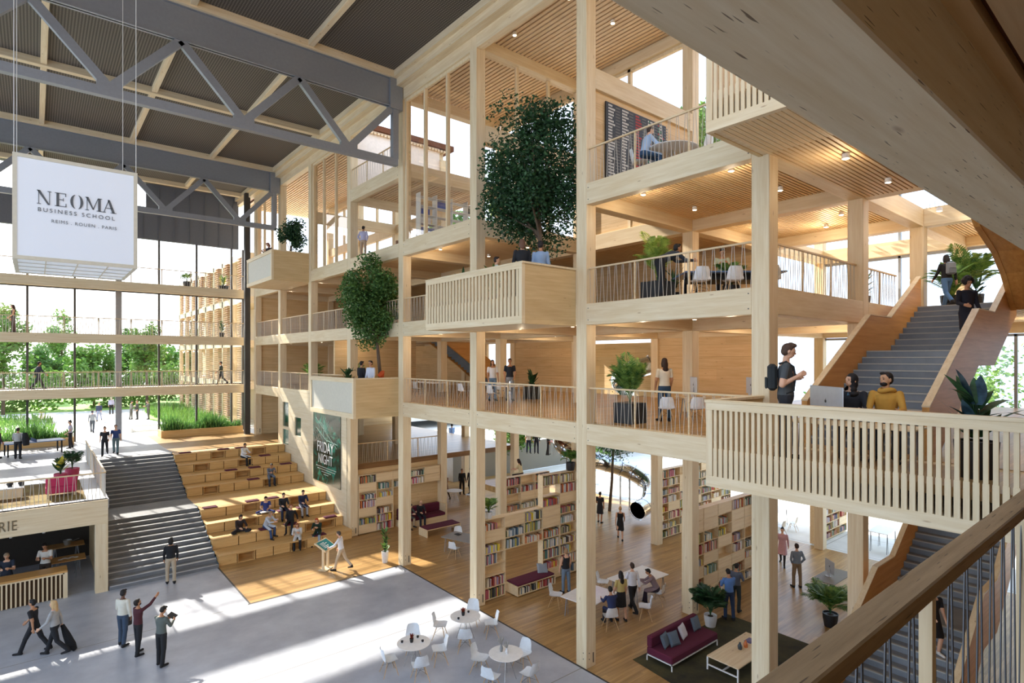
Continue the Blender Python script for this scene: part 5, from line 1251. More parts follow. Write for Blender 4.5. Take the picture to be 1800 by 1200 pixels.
# blue magazine racks in the glazed top room
o = empty('magazine_rack', (13.9, 23.4, G3), 0, 'white wire magazine rack with blue boxes in the glazed top room', 'rack')
m = MB()
for k in range(6): m.box(0, 3.6, 0, .4, .3+k*.42, .32+k*.42)
for k in range(5): m.box(k*.9-.015, k*.9+.015, 0, .4, 0, 2.6)
m.build('rack_frame', WHITE, o); rnd = random.Random(4)
for k in range(5):
    for c in range(4):
        if rnd.random() < .8: MB().box(c*.9+.05, c*.9+.05+rnd.uniform(.4, .8), .03, .35, .33+k*.42, .33+k*.42+rnd.uniform(.2, .33)).build('magazine_box', [mat('box_blue', '2c3f9a', .5), mat('box_dark', '23252f', .5), mat('box_red', '8f2a3c', .5), mat('box_pale', 'cfd3e0', .5)][rnd.choice((0, 0, 0, 1, 2, 3))], o)
# steel slide
def catmull(P, n=7):
    out = []
    for i in range(len(P)-1):
        p0, p1, p2, p3 = [Vector(P[max(0, min(len(P)-1, i+k))]) for k in (-1, 0, 1, 2)]
        for j in range(n):
            t = j/n; out.append(.5*((2*p1)+(p2-p0)*t+(2*p0-5*p1+4*p2-p3)*t*t+(3*p1-p0-3*p2+p3)*t**3))
    return out+[Vector(P[-1])]
allp = catmull([(26.3, 20.5, .66), (27.5, 20.6, .95), (28.7, 21.5, 1.6), (28.6, 22.9, 2.25), (27.2, 23.7, 2.8), (25.7, 23.9, 3.3), (24.95, 25.2, 4.0), (26.6, 26.5, 4.8), (28.5, 25.6, 5.7), (28.7, 23.5, 6.5), (27.4, 22.1, 7.3), (25.9, 21.5, 8.0), (25.3, 20.1, 8.6), (26.5, 18.9, 9.1), (28.3, 19.2, 9.6)])
SL = mat('slide_steel', 'c9cdd3', .12, 1.0); o = empty('tube_slide', (0, 0, 0), 0, 'shiny steel spiral tube slide winding down to the library floor', 'slide')
m = MB(); m.path(allp, .50, 18, caps=False); m.build('tube', SL, o, smooth=True)
for i in range(0, len(allp)-1, 4):
    d = (allp[i+1]-allp[i]).normalized(); MB().tube(allp[i]-d*.03, allp[i]+d*.03, .57, .57, 18, caps=False).build('flange_ring', SL, o)
for i in (21, 40, 62): p = allp[i]; MB().tube((p.x, p.y, 0), (p.x, p.y, p.z-.5), .05, .05, 8).build('support_post', STEEL, o)
# pots and things on bookcases
palm(17.9, 17.55, 4.42, 'green plant in a black pot on the high end of the stepped bookcase', h=1.0, n=16, seed=61, L_=.6, pr=.2, ph=.35); palm(13.45, 17.58, 3.12, 'small green palm in a white pot on the left end of the stepped bookcase', h=.85, n=12, seed=62, L_=.34, kind='white', pr=.15, ph=.25)
broadleaf(19.3, 12.35, 3.56, 'red leaved plant in a black pot on the long bookcase', h=.7, n=20, seed=63, width=.09, mt=LF_RED, pr=.15, ph=.4, L_=.35)
# coffee kiosk furniture in far mezzanine
chair(13.6, 41.5, T, 200, 'white chair in the shaded room beyond the top of the steps, left'); chair(14.0, 40.4, T, 120, 'white chair in the shaded room beyond the top of the steps, right')
round_table(14.4, 41.3, T, 'small round table in the shaded room beyond the steps', r=.4)
desk(28.6, 29.6, 2.4, 1.0, .6, 0, 'red topped standing table on the outdoor plaza', top=mat('red_top', 'a0553c', .6), h=1.0)
round_table(20.9, 31.0, 0, 'round white table far back in the library near the plaza steps', r=.55); chair(21.7, 30.4, 0, 150, 'white chair far back in the library near the plaza steps')
# ---------------- people ----------------
def V(*a): return Vector(a)
SKINS = {'light': 'd9a98a', 'mid': 'b98663', 'dark': '6e4a36', 'tan': 'c99873'}
def seg_d(p, a, b):
    ab = b-a; t = max(0, min(1, (p-a).dot(ab)/max(1e-9, ab.length_squared))); return (p-(a+ab*t)).length
def skeleton(P):
    J = {}; caps = []
    lean = R(P.get('lean', 0)); seat = P.get('seat'); tw = R(P.get('side', 0))
    sp = V(math.sin(tw), math.sin(lean), math.cos(lean)).normalized()
    legs = P.get('legs', ((0, 0, 3), (0, 0, 3)))
    def leg(s, f, k, spd, turn=0):
        f, k, spd = R(f), R(k), R(spd)
        th = V(s*math.sin(spd)*(1 if seat is None else 1), math.sin(f), -math.cos(f)); 
        if seat is not None: th = V(s*math.sin(spd), math.cos(spd)*math.sin(f), -math.cos(f))
        th.normalize(); g = f-k
        sh = V(-s*math.sin(R(turn)), math.sin(g)*math.cos(R(turn)), -math.cos(g)); sh.normalize()
        h = V(s*.085, 0, -.02); kn = h+th*.43; an = kn+sh*.42
        ft = V(0, 1, 0) if abs(sh.z) > .5 else V(0, .6, -.2); 
        pitch = max(0, k-f)*.5 if seat is None else 0
        toe = an+V(s*.03, math.cos(pitch)*.17, -.045-math.sin(pitch)*.12); heel = an+V(0, -.035, -.045)
        return h, kn, an, toe, heel
    L = [leg(-1, *legs[0]), leg(1, *legs[1])]
    low = min(min(l[3].z, l[4].z) for l in L)-.035
    base = V(0, 0, -low) if seat is None else V(0, 0, .12)
    for i, l in enumerate(L):
        h, kn, an, toe, heel = [q+base for q in l]
        caps += [(h, .088, kn, .058, 'L'), (kn, .058, an, .040, 'S'), (heel, .042, toe, .034, 'F'), (an, .042, heel, .042, 'F')]
        J['knee%d' % i] = kn; J['ankle%d' % i] = an
    pel = base; chest = pel+sp*.36; neck = pel+sp*.50
    J['pel'] = pel; J['sp'] = sp; J['chest'] = chest
    hp = R(P.get('nod', 0))+lean*.5; hy = R(P.get('turn', 0))
    HM = Matrix.Translation(neck+sp*.06+V(0, .01, 0)) @ Matrix.Rotation(-hy, 4, 'Z') @ Matrix.Rotation(-hp, 4, 'X')
    J['HM'] = HM
    side = V(1, 0, 0)
    for i, s in enumerate((-1, 1)):
        fl, ab, el, inn = P.get('arms', ((8, 8, 15, 0), (8, 8, 15, 0)))[i]
        fl, ab, el, inn = R(fl), R(ab), R(el), R(inn)
        shd = pel+sp*.455+V(s*.175, 0, 0)
        u = V(s*math.sin(ab), math.sin(fl)*math.cos(ab), -math.cos(fl)*math.cos(ab)).normalized(); elb = shd+u*.28
        f2 = fl+el; fa = V(s*math.sin(ab)*.5-s*math.sin(inn), math.sin(f2)*math.cos(inn), -math.cos(f2)*math.cos(inn)).normalized(); wr = elb+fa*.245
        caps += [(shd, .052, elb, .041, 'U'), (elb, .040, wr, .028, 'A')]
        J['hand%d' % i] = wr+fa*.08; J['wr%d' % i] = wr; J['fa%d' % i] = fa
        n_ = (V(-s, 0, 0)-fa*V(-s, 0, 0).dot(fa)); n_ = n_.normalized() if n_.length > .2 else V(0, 0, -1)
        sd = fa.cross(n_)
        caps.append((wr, .027, wr+fa*.05, .030, 'H')); caps.append((wr+fa*.03-sd*.018, .020, wr+fa*.085-sd*.022, .017, 'H')); caps.append((wr+fa*.03+sd*.018, .020, wr+fa*.085+sd*.022, .017, 'H'))
        curl = P.get('curl', .55)
        for q, (o_, l_) in enumerate(((-.033, .060), (-.011, .075), (.011, .07), (.033, .055))):
            a = wr+fa*.085+sd*o_; d1 = (fa+n_*curl*.5).normalized(); b = a+d1*l_*.55; d2 = (fa+n_*curl*1.6).normalized(); c = b+d2*l_*.5
            caps += [(a, .0105, b, .0095, 'H'), (b, .0095, c, .0085, 'H')]
        up_ = sd if sd.dot(V(0, 1, .3)) > 0 else -sd
        a = wr+fa*.025+up_*.025; b = a+(up_*.8+fa*.7+n_*.2).normalized()*.038; c = b+(fa+n_*.4+up_*.2).normalized()*.032
        caps += [(a, .0135, b, .011, 'H'), (b, .011, c, .0095, 'H')]
    # head
    def H(x, y, z): return HM @ V(x, y, z)
    caps += [(neck-sp*.04, .052, H(0, -.005, .02), .048, 'N')]
    J['caps'] = caps; J['torso'] = [(-.09, .105, .09, 'P'), (-.03, .155, .115, 'P'), (.05, .16, .118, 'P'), (.14, .14, .105, 'T'), (.22, .138, .102, 'T'), (.32, .158, .112, 'T'), (.40, .175, .112, 'T'), (.455, .178, .092, 'T'), (.49, .12, .075, 'T'), (.52, .055, .055, 'T')]
    return J
BODYC = {}
def body_mesh(key, P, sleeves, bottom, vox):
    ck = (key, sleeves, bottom, vox)
    if ck in BODYC: return BODYC[ck]
    J = skeleton(P); m = MB()
    for (a, ra, b, rb, t) in J['caps']:
        if t == 'U' and sleeves != 'none': ra, rb = ra+.006, rb+.008
        if t == 'A' and sleeves == 'long': ra, rb = ra+.008, rb+.009
        if bottom in ('trousers', 'wide') and t in 'LS': ra, rb = ra+.006, rb+(.012 if t == 'L' else .022)
        d = (b-a); L_ = d.length; d = d/L_ if L_ > 1e-6 else V(0, 0, 1); n = 10; u = d.orthogonal().normalized(); v = d.cross(u); base = len(m.v)
        rings = [(-1.0, .02), (-.75, .66), (-.35, .94), (0, 1), None, (.35, .94), (.75, .66), (1.0, .02)]
        rr = [(a+d*ra*q[0], ra*q[1]) for q in rings[:4]]+[(b, rb)]+[(b+d*rb*q[0], rb*q[1]) for q in rings[5:]]
        for (c, r_) in rr:
            for i in range(n): an = 2*PI*i/n; m.v.append(tuple(c+u*r_*math.cos(an)+v*r_*math.sin(an)))
        for k in range(len(rr)-1):
            for i in range(n): j = (i+1) % n; m.f.append((base+k*n+i, base+k*n+j, base+(k+1)*n+j, base+(k+1)*n+i)); m.m.append(0)
        m.f.append(tuple(base+n-1-i for i in range(n))); m.m.append(0); m.f.append(tuple(base+(len(rr)-1)*n+i for i in range(n))); m.m.append(0)
    sp = J['sp']; pel = J['pel']
    def loft(rings):
        base = len(m.v); n = 18
        for (c, rx, ry) in rings:
            for i in range(n): an = 2*PI*i/n; m.v.append(tuple(c+V(rx*math.cos(an), ry*math.sin(an)*sp.z, -ry*math.sin(an)*sp.y)))
        for k in range(len(rings)-1):
            for i in range(n): j = (i+1) % n; m.f.append((base+k*n+i, base+k*n+j, base+(k+1)*n+j, base+(k+1)*n+i)); m.m.append(0)
        m.f.append(tuple(base+n-1-i for i in range(n))); m.m.append(0); m.f.append(tuple(base+(len(rings)-1)*n+i for i in range(n))); m.m.append(0)
    tk = 1.07 if sleeves == 'long' else 1.0
    loft([(pel+sp*t, rx*(tk if t > .1 else 1), ry*(tk if t > .1 else 1)) for (t, rx, ry, tg) in J['torso']])
    seated = P.get('seat') is not None
    if bottom in ('skirt', 'dress', 'coat') and not seated:
        mid = (J['knee0']+J['knee1'])/2; loft([(pel+V(0, 0, .10), .15, .115), (pel-V(0, 0, .05), .175, .14), (pel.lerp(mid, .5), .185, .15), (pel.lerp(mid, .97), .20, .165)])
    HM = J['HM']
    def ell(c, r, n=14, k=9):
        base = len(m.v)
        for i in range(k+1):
            t = PI*i/k
            for j in range(n): an = 2*PI*j/n; m.v.append(tuple(HM @ V(c[0]+r[0]*math.sin(t)*math.cos(an), c[1]+r[1]*math.sin(t)*math.sin(an), c[2]-r[2]*math.cos(t))))
        for i in range(k):
            for j in range(n): q = (j+1) % n; m.f.append((base+i*n+j, base+i*n+q, base+(i+1)*n+q, base+(i+1)*n+j)); m.m.append(0)
    ell((0, 0, .135), (.074, .092, .098)); ell((0, .032, .075), (.054, .055, .055)); ell((0, .096, .108), (.012, .020, .022), 8, 5); ell((0, .082, .145), (.05, .015, .012), 8, 5); ell((0, .084, .072), (.022, .010, .010), 8, 5)
    for s in (-1, 1): ell((s*.076, -.005, .115), (.010, .018, .030), 8, 5)
    me = m.mesh('body_src', []) if False else bpy.data.meshes.new('body_src')
    me.from_pydata(m.v, [], m.f); ob = bpy.data.objects.new('tmp_body', me); COL.objects.link(ob)
    md = ob.modifiers.new('r', 'REMESH'); md.mode = 'VOXEL'; md.voxel_size = vox; md.use_smooth_shade = True
    sm = ob.modifiers.new('s', 'SMOOTH'); sm.iterations = 2; sm.factor = .4
    dg = bpy.context.evaluated_depsgraph_get(); out = bpy.data.meshes.new_from_object(ob.evaluated_get(dg)); bpy.data.objects.remove(ob); bpy.data.meshes.remove(me)
    out.name = 'body'
    for k in range(4): out.materials.append(BLACK)
    # classify faces: 0 skin, 1 top, 2 bottom, 3 shoes
    caps = J['caps']; idx = []
    topz = .10 if sleeves != 'none' else .08
    for f in out.polygons:
        p = f.center; best = 9; tg = 'T'; tt = 0
        for (a, ra, b, rb, t) in caps:
            ab = b-a; q = max(0, min(1, (p-a).dot(ab)/max(1e-9, ab.length_squared))); dd = (p-(a+ab*q)).length-(ra+(rb-ra)*q)
            if dd < best: best, tg, tt = dd, t, q
        hd = ((HM.inverted() @ p)-V(0, .02, .115)).length-.10
        al = (p-pel).dot(sp); tor = max((p-(pel+sp*max(-.08, min(.5, al)))).length-.15, 0)
        if hd < best and (HM.inverted() @ p).z > .0: idx.append(0); continue
        if tg == 'N' and al > .46: idx.append(0 if al > .505 or sleeves != 'long' else 1); continue
        if tg == 'H': idx.append(0); continue
        if tg == 'A' and not (tor < best): idx.append(1 if sleeves == 'long' and tt < .93 else 0); continue
        if tg == 'U' and not (tor < best): idx.append(1 if (sleeves == 'long' or (sleeves == 'short' and tt < .7)) else (0 if tt > .1 or sleeves == 'none' else 1)); continue
        if tg == 'F': idx.append(3); continue
        if tg == 'S':
            if bottom in ('trousers', 'wide', 'coat'): idx.append(2 if tt < .95 else 3)
            else: idx.append(2 if (bottom in ('skirt', 'dress') and p.z > J['knee0'].z-.02 and not seated and tor < .2 and abs(p.x) > .3) else 0)
            continue
        if tg == 'L' and al < .03:
            if bottom == 'shorts': idx.append(2 if tt < .85 else 0)
            elif bottom == 'coat': idx.append(1 if p.z > J['knee0'].z+.02 else 2)
            else: idx.append(2)
            continue
        if bottom == 'dress' or bottom == 'coat': idx.append(1 if al > -.9 else 2)
        else: idx.append(1 if al > (.02 if bottom != 'skirt' else .10) else 2)
    if bottom == 'dress': idx = [1 if i == 2 else i for i in idx]
    out.polygons.foreach_set('material_index', idx); out.polygons.foreach_set('use_smooth', [True]*len(idx)); out.update()
    BODYC[ck] = (out, J); return BODYC[ck]
HAIRC = {}
def hair_mesh(style):
    if style in HAIRC: return HAIRC[style]
    m = MB(); rnd = random.Random(len(style))
    def E(c, r, n=14, k=9): m.sphere((0, 0, 0), 1, n, k, sc=(1, 1, 1)); base = len(m.v)-(k+1)*n; m.v[base:] = [(c[0]+r[0]*v[0], c[1]+r[1]*v[1], c[2]+r[2]*v[2]) for v in m.v[base:]]
    if style == 'hijab':
        E((0, -.012, .14), (.088, .10, .108)); E((0, -.02, .06), (.085, .085, .10)); E((0, .01, -.03), (.10, .09, .07)); E((0, .0, -.10), (.13, .10, .06))
    elif style == 'bald':
        E((0, -.022, .118), (.0755, .085, .06))
    elif style == 'afro':
        E((0, -.03, .17), (.13, .12, .12))
        for i in range(40):
            a = rnd.random()*6.28; t = rnd.uniform(-.2, 1.5); E((.11*math.cos(a)*math.cos(t), -.03+.1*math.sin(a)*math.cos(t), .17+.11*math.sin(t)), (.03, .03, .03), 6, 4)
    else:
        E((0, -.016, .155), (.081, .092, .088)); E((0, -.036, .115), (.077, .07, .075)); E((.02, .045, .215), (.05, .045, .025))
        if style == 'long': E((0, -.075, .04), (.078, .045, .14)); E((0, -.08, -.09), (.082, .035, .12)); E((-.065, -.01, .07), (.025, .05, .10)); E((.065, -.01, .07), (.025, .05, .10))
        if style == 'medium': E((0, -.06, .06), (.08, .05, .10)); E((-.066, -.01, .08), (.022, .045, .08)); E((.066, -.01, .08), (.022, .045, .08))
        if style == 'bun': E((0, -.06, .235), (.042, .042, .038))
        if style == 'tail': E((0, -.12, .13), (.03, .04, .04)); E((0, -.13, .03), (.03, .03, .10))
        if style == 'quiff': E((0, .05, .225), (.055, .045, .03)); E((-.03, .02, .235), (.04, .05, .028))
        if style == 'beard': E((0, .045, .055), (.056, .052, .042))
    me = bpy.data.meshes.new('h'); me.from_pydata(m.v, [], m.f); ob = bpy.data.objects.new('t', me); COL.objects.link(ob)
    md = ob.modifiers.new('r', 'REMESH'); md.mode = 'VOXEL'; md.voxel_size = .009; sm = ob.modifiers.new('s', 'SMOOTH'); sm.iterations = 2
    dg = bpy.context.evaluated_depsgraph_get(); out = bpy.data.meshes.new_from_object(ob.evaluated_get(dg)); bpy.data.objects.remove(ob)
    if style == 'hijab' or style == 'beard':
        pass
    # keep the face free: drop hair over the face
    bm = bmesh.new(); bm.from_mesh(out)
    kill = [f for f in bm.faces if (lambda c: (c.y > .062 and c.z < .185 and abs(c.x) < .066) if style != 'beard' else (c.y > .062 and .09 < c.z < .185 and abs(c.x) < .066))(f.calc_center_median()) and style != 'bald']
    bmesh.ops.delete(bm, geom=kill, context='FACES'); bm.to_mesh(out); bm.free()
    out.name = 'hair'; out.materials.clear(); out.materials.append(BLACK); out.polygons.foreach_set('use_smooth', [True]*len(out.polygons)); HAIRC[style] = out; return out
em = MB()
for s in (-1, 1): em.sphere((s*.030, .079, .128), .0095, 8, 6); em.box(s*.030-.016, s*.030+.016, .084, .093, .148, .153)
EYES = em.mesh('eyes', mat('eye_dark', '231a17', .3)); LIPS = MB().box(-.02, .02, .088, .0955, .069, .076).mesh('mouth', mat('lip', '9a5548', .5))
POSE = {
 'stand': dict(legs=((2, 2, 4), (-3, 3, 4)), arms=((6, 9, 14, 4), (4, 9, 18, 4))),
 'relax': dict(legs=((8, 10, 4), (-6, 4, 5)), arms=((10, 10, 35, 20), (2, 8, 12, 5)), nod=8),
 'walk': dict(legs=((26, 6, 2), (-20, 16, 2)), arms=((-22, 8, 15, 0), (22, 8, 25, 5)), lean=4),
 'walk2': dict(legs=((-14, 30, 2), (20, 4, 2)), arms=((20, 8, 30, 5), (-18, 8, 12, 0)), lean=3),
 'phone': dict(legs=((3, 3, 4), (-4, 4, 5)), arms=((25, 8, 85, 25), (25, 8, 80, 28)), nod=28),
 'point': dict(legs=((4, 2, 4), (-4, 4, 5)), arms=((6, 9, 18, 4), (118, 10, 22, 0)), nod=-14),
 'pockets': dict(legs=((2, 2, 5), (-2, 2, 5)), arms=((-14, 20, 42, 34), (-14, 20, 42, 34)), nod=6),
 'straps': dict(legs=((4, 4, 4), (-5, 4, 4)), arms=((-22, 14, 128, 34), (-12, 12, 132, 22)), nod=14, turn=-8),
 'lectern': dict(legs=((20, 6, 3), (-22, 18, 2)), arms=((34, 14, 30, 12), (8, 10, 22, 0)), lean=8, nod=10),
 'bend': dict(legs=((14, 18, 4), (2, 10, 4)), arms=((62, 8, 30, 6), (52, 8, 40, 6)), lean=66, nod=-30),
 'down': dict(legs=((22, 36, 2), (2, 4, 2)), arms=((6, 8, 20, 0), (12, 12, 62, 10)), nod=16),
 'sit': dict(seat=1, legs=((82, 82, 6, 0), (78, 74, 6, 0)), arms=((34, 8, 48, 20), (34, 8, 48, 20)), lean=12, nod=12),
 'sitlean': dict(seat=1, legs=((84, 86, 8, 0), (72, 62, 6, 0)), arms=((52, 4, 64, 24), (48, 6, 50, 22)), lean=28, nod=10),
 'cross': dict(seat=1, legs=((88, 138, 48, 62), (88, 138, 48, 62)), arms=((40, 12, 40, 26), (40, 12, 40, 26)), lean=16, nod=20),
 'desk': dict(seat=1, legs=((84, 84, 6, 0), (84, 84, 6, 0)), arms=((40, 8, 48, 8), (42, 8, 46, 8)), lean=14, nod=16),
 'deskturn': dict(seat=1, legs=((84, 84, 8, 0), (84, 84, 8, 0)), arms=((34, 10, 52, 18), (30, 10, 56, 18)), lean=8, nod=-6, turn=42),
 'back': dict(seat=1, legs=((80, 60, 8, 0), (82, 80, 8, 0)), arms=((-30, 16, 20, 0), (30, 8, 40, 14)), lean=-12, nod=6),
}
def person(x, y, z, head, pose, label, top='2b2d33', bottom='23242a', hair=('short', '2a1f1a'), skin='light', sleeves='long', low='trousers', shoes='1d1c1e', s=1.0, vox=.0125, mirror=False, grp=None):
    me, J = body_mesh(pose, POSE[pose], sleeves, low, vox)
    o = bpy.data.objects.new('person', me); COL.objects.link(o); o.location = (x, y, z); o.rotation_euler = (0, 0, R(head-90)); o.scale = (-s if mirror else s, s, s)
    for i, c in enumerate((SKINS[skin], top, bottom, shoes)):
        o.material_slots[i].link = 'OBJECT'; o.material_slots[i].material = mat(('skin_' if i == 0 else 'cloth_')+c, c, .55 if i == 0 else .85)
    h = bpy.data.objects.new('hair' if hair[0] != 'hijab' else 'headscarf', hair_mesh(hair[0])); COL.objects.link(h); h.parent = o; h.matrix_local = J['HM']
    h.material_slots[0].link = 'OBJECT'; h.material_slots[0].material = mat('hair_'+hair[1], hair[1], .7)
    e_ = bpy.data.objects.new('eyes', EYES); COL.objects.link(e_); e_.parent = o; e_.matrix_local = J['HM']
    l_ = bpy.data.objects.new('mouth', LIPS); COL.objects.link(l_); l_.parent = o; l_.matrix_local = J['HM']
    tag(o, label, 'person', grp); o['_j'] = 0; del o['_j']
    return o, J
def W(o, p):
    return Matrix.Translation(o.location) @ o.rotation_euler.to_matrix().to_4x4() @ Matrix.Diagonal((*o.scale, 1)) @ p
K, B2 = '1c1d21', '2a2d35'
def backpack(o, label, c1, c2):
    b = empty('backpack', o.location, o.rotation_euler.z, label, 'backpack'); b.scale = o.scale
    bb = MB().cbox(-.14, .14, -.25, -.115, 1.04, 1.44, .04).build('bag_body', mat('bag_'+c1, c1, .8), b); MB().cbox(-.11, .11, -.285, -.25, 1.07, 1.24, .014).build('front_pocket', mat('bag_'+c2, c2, .8), b)
    MB().box(-.09, .09, -.289, -.284, 1.225, 1.23).build('zip', BLACK, b); return b
# on the atrium floor
o, J = person(.0, 23.55, 0, 150, 'walk', 'man in black walking left beside a blonde woman', K, K, ('short', '15120f'), 'mid', 'short')
o, J = person(.5, 22.95, 0, 155, 'walk2', 'blonde woman in grey top walking left, carrying a dark coat', 'a9a8a6', K, ('long', 'c9a878'), 'light', 'long')
hp_ = W(o, J['hand1']); m = MB(); m.path([hp_+V(0, 0, .05), hp_+V(.1, -.1, -.25), hp_+V(.22, -.2, -.6), hp_+V(.32, -.25, -.75)], [.05, .1, .13, .06], 8)
tag(m.build('coat', mat('coat_black', '17181b', .9)), 'black coat trailing from the hand of the blonde woman', 'coat')
o, J = person(2.2, 22.3, 0, 45, 'relax', 'man in a cream sweater and jeans holding a black bag, back turned', 'd8d4c4', '3a4a5e', ('short', '1d1815'), 'dark', s=1.03)
hp_ = W(o, J['hand0']); b = empty('handbag', hp_-V(0, 0, .1), R(30), 'black leather bag held by the man in the cream sweater', 'bag'); MB().cbox(-.2, .2, -.07, .07, -.36, -.08, .02).build('bag_body', BLACK, b); m = MB(); m.path([V(-.12, 0, -.1), V(-.1, 0, .06), V(0, 0, .1), V(.1, 0, .06), V(.12, 0, -.1)], .01, 6); m.build('handle', BLACK, b)
person(2.5, 21.3, 0, 20, 'point', 'bearded man in a maroon jacket pointing upwards', '4a1f26', K, ('beard', '1d1410'), 'mid')
o, J = person(2.95, 20.1, 0, 35, 'phone', 'man in a grey green sweater looking at a tablet, back half turned', '59605c', K, ('short', '17120f'), 'mid', s=1.02)
hp_ = (W(o, J['hand0'])+W(o, J['hand1']))/2; q = MB().box(-.09, .09, -.12, .12, -.006, .006).build('tablet', BLACK); q.location = hp_+V(0, 0, .06); q.rotation_euler = (R(25), R(-20), R(35)); tag(q, 'dark tablet in the hands of the man in the grey green sweater', 'tablet')
person(4.33, 27.2, 0, 80, 'stand', 'person in a black hoodie and beige trousers at the foot of the concrete stair', K, 'b9a88f', ('medium', '15120f'), 'mid', s=1.08)
person(10.35, 24.15, 0, 135, 'lectern', 'man in a white shirt and beige trousers stepping up to the lectern', 'e8e8ea', 'c9b79d', ('short', '4a4038'), 'light')
# on the steps
st_ = .4575
person(7.6, 29.7, 2*st_, 275, 'cross', 'person in a dark jacket sitting cross legged alone at the left of the steps', '2d2526', '2b3038', ('medium', '2a1f19'), 'light')
person(9.15, 30.75, 3*st_, 250, 'cross', 'man in a blue shirt sitting cross legged reading on the steps', '2b3a7a', '8b9198', ('short', '17120f'), 'light', 'short')
q = MB().box(-.2, .2, -.14, .14, 0, .02).build('open_book', WHITE); q.location = (9.0, 30.5, 3*st_+.1); tag(q, 'open white book before the man in the blue shirt', 'book')
person(9.95, 30.6, 3*st_+.05, 265, 'sit', 'woman in a black blazer over white, sitting with a notebook', '22252b', '26304e', ('short', '1a1512'), 'light')
person(10.95, 30.6, 3*st_+.05, 268, 'sit', 'man in a navy suit jacket and light trousers sitting by the wall', '232a4a', 'a9adb5', ('short', '1d1714'), 'light')
person(8.75, 29.45, 2*st_+.05, 300, 'sitlean', 'person in a pale top and blue jeans leaning forward in thought', 'c3c9d2', '38507a', ('medium', '9a7a58'), 'light')
person(9.98, 29.5, 2*st_+.05, 240, 'back', 'person in black leaning back in the middle of the seated group', K, K, ('short', '8f4a2c'), 'light')
person(9.95, 28.4, 1*st_, 245, 'sitlean', 'woman in black dungarees over a white sleeve on the lowest step', 'd5d3cf', K, ('long', '8a4a2a'), 'light')
person(10.98, 28.42, 1*st_+.05, 235, 'sitlean', 'red haired person in a dark green sweater on the lowest step', '1f3326', '9fb0c2', ('medium', 'b4481f'), 'light')
person(10.72, 35.2, 5*st_, 265, 'sitlean', 'man in a grey hoodie looking down, on the upper flight of steps', '6a7280', '2c3440', ('short', '1a1512'), 'mid')
person(9.85, 37.65, 7*st_, 300, 'sit', 'small figure in a white top and black trousers near the top of the steps', 'e6e6e6', K, ('short', '1a1512'), 'mid')
# terrace and outside
person(3.15, 40.7, T, 262, 'walk2', 'woman in black walking towards the concrete stair', K, K, ('bun', '3a2a20'), 'light', 'short', s=.98)
person(3.7, 41.0, T, 262, 'walk', 'man in a blue t shirt and jeans walking beside the woman in black', '2c4278', '5b7276', ('short', '2a1c15'), 'light', 'short', s=1.03)
person(3.4, 54.0, T, 80, 'walk', 'man in a grey shirt walking away on the outdoor path', '9a9ea6', '4a4f5a', ('short', '3a2f28'), 'light')
person(4.5, 63.5, T, 255, 'walk2', 'man in a navy sweater outside on the far path', '39425f', '9aa0b8', ('short', 'a89a88'), 'light')
person(6.0, 70.5, T, 90, 'stand', 'person in a lilac top far out by the lawn', 'b9b3cc', K, ('medium', 'c9b79d'), 'light')
person(6.9, 63.4, T, -20, 'phone', 'grey coated person, left of the outdoor group of three', '8d8b82', '6f6d66', ('short', '3a2f28'), 'light')
person(7.35, 63.2, T, 200, 'stand', 'red faced man in the middle of the outdoor group of three', '4d4b45', '3a3a3a', ('short', '7a4a38'), 'light')
person(8.15, 62.6, T, 200, 'phone', 'grey coated person, right of the outdoor group of three', '6d6b62', '5a5850', ('short', '3a2f28'), 'light')
person(-.7, 42.4, T, 75, 'relax', 'man in a grey shirt with a dark coat over his arm by the blue table', 'a5a5a2', K, ('short', '1a1512'), 'mid')
m = MB(); m.path([(-.40, 42.25, T+1.45), (-.36, 42.2, T+1.1), (-.34, 42.2, T+.75)], [.1, .17, .14], 10); tag(m.build('coat', mat('coat_black', '', .9) if False else MC['coat_black']), 'dark coat over the arm of the man beside the blue table', 'coat')
person(1.75, 45.4, T, 185, 'relax', 'woman in a pale lilac shirt at the right end of the blue table', 'b9b6c6', '231f24', ('bun', '1a1512'), 'light', 'short')
person(-1.55, 43.3, T, 20, 'stand', 'dark dressed player at the left end of the blue table', '3a2430', K, ('short', '1a1512'), 'mid')
person(.35, 29.75, 0, 250, 'phone', 'cook in a white shirt behind the slatted counter', 'e0dcd2', '3a3027', ('short', '1d1512'), 'mid', 'short', s=1.08)
person(-.8, 29.3, 0, 260, 'phone', 'grey haired person in a dark apron behind the counter at the left', '232b3a', '1f2430', ('short', 'a8937a'), 'light', 's' if False else 'short', s=1.06)
# library
person(16.16, 16.1, 0, 75, 'stand', 'woman in a black sleeveless top and jeans before the stepped bookcase', K, '6d7f92', ('bun', 'a8825c'), 'light', 'none')
person(15.3, 13.0, .46, 62, 'desk', 'man in a navy jacket sitting at the lit computer, back to the camera', '26335c', '1f2430', ('short', '15120f'), 'mid')
person(15.95, 13.15, 0, 70, 'relax', 'woman with long black hair, yellow top and black skirt beside the lit computer', 'c9b573', '1d1c20', ('long', '17120f'), 'light', 'short', 'skirt')
person(16.85, 13.35, 0, 72, 'walk2', 'man in a white shirt and black trousers standing at the library desks', 'dfe3ec', '17181c', ('short', '3a2a1e'), 'light', s=1.04)
person(18.1, 13.2, .46, 130, 'sitlean', 'man in a mauve shirt sitting bent over the desk', '8d7a80', '2b2030', ('short', '17120f'), 'mid')
person(18.95, 10.75, 0, 55, 'phone', 'man in a bright blue shirt behind the sofa, back turned', '5b82bd', '2a3b58', ('short', '1d1512'), 'mid', s=1.03)
person(19.8, 10.95, 0, 10, 'phone', 'person in a dark patterned shirt next to the man in blue', '5d6677', '2f3a3a', ('short', '17120f'), 'mid')
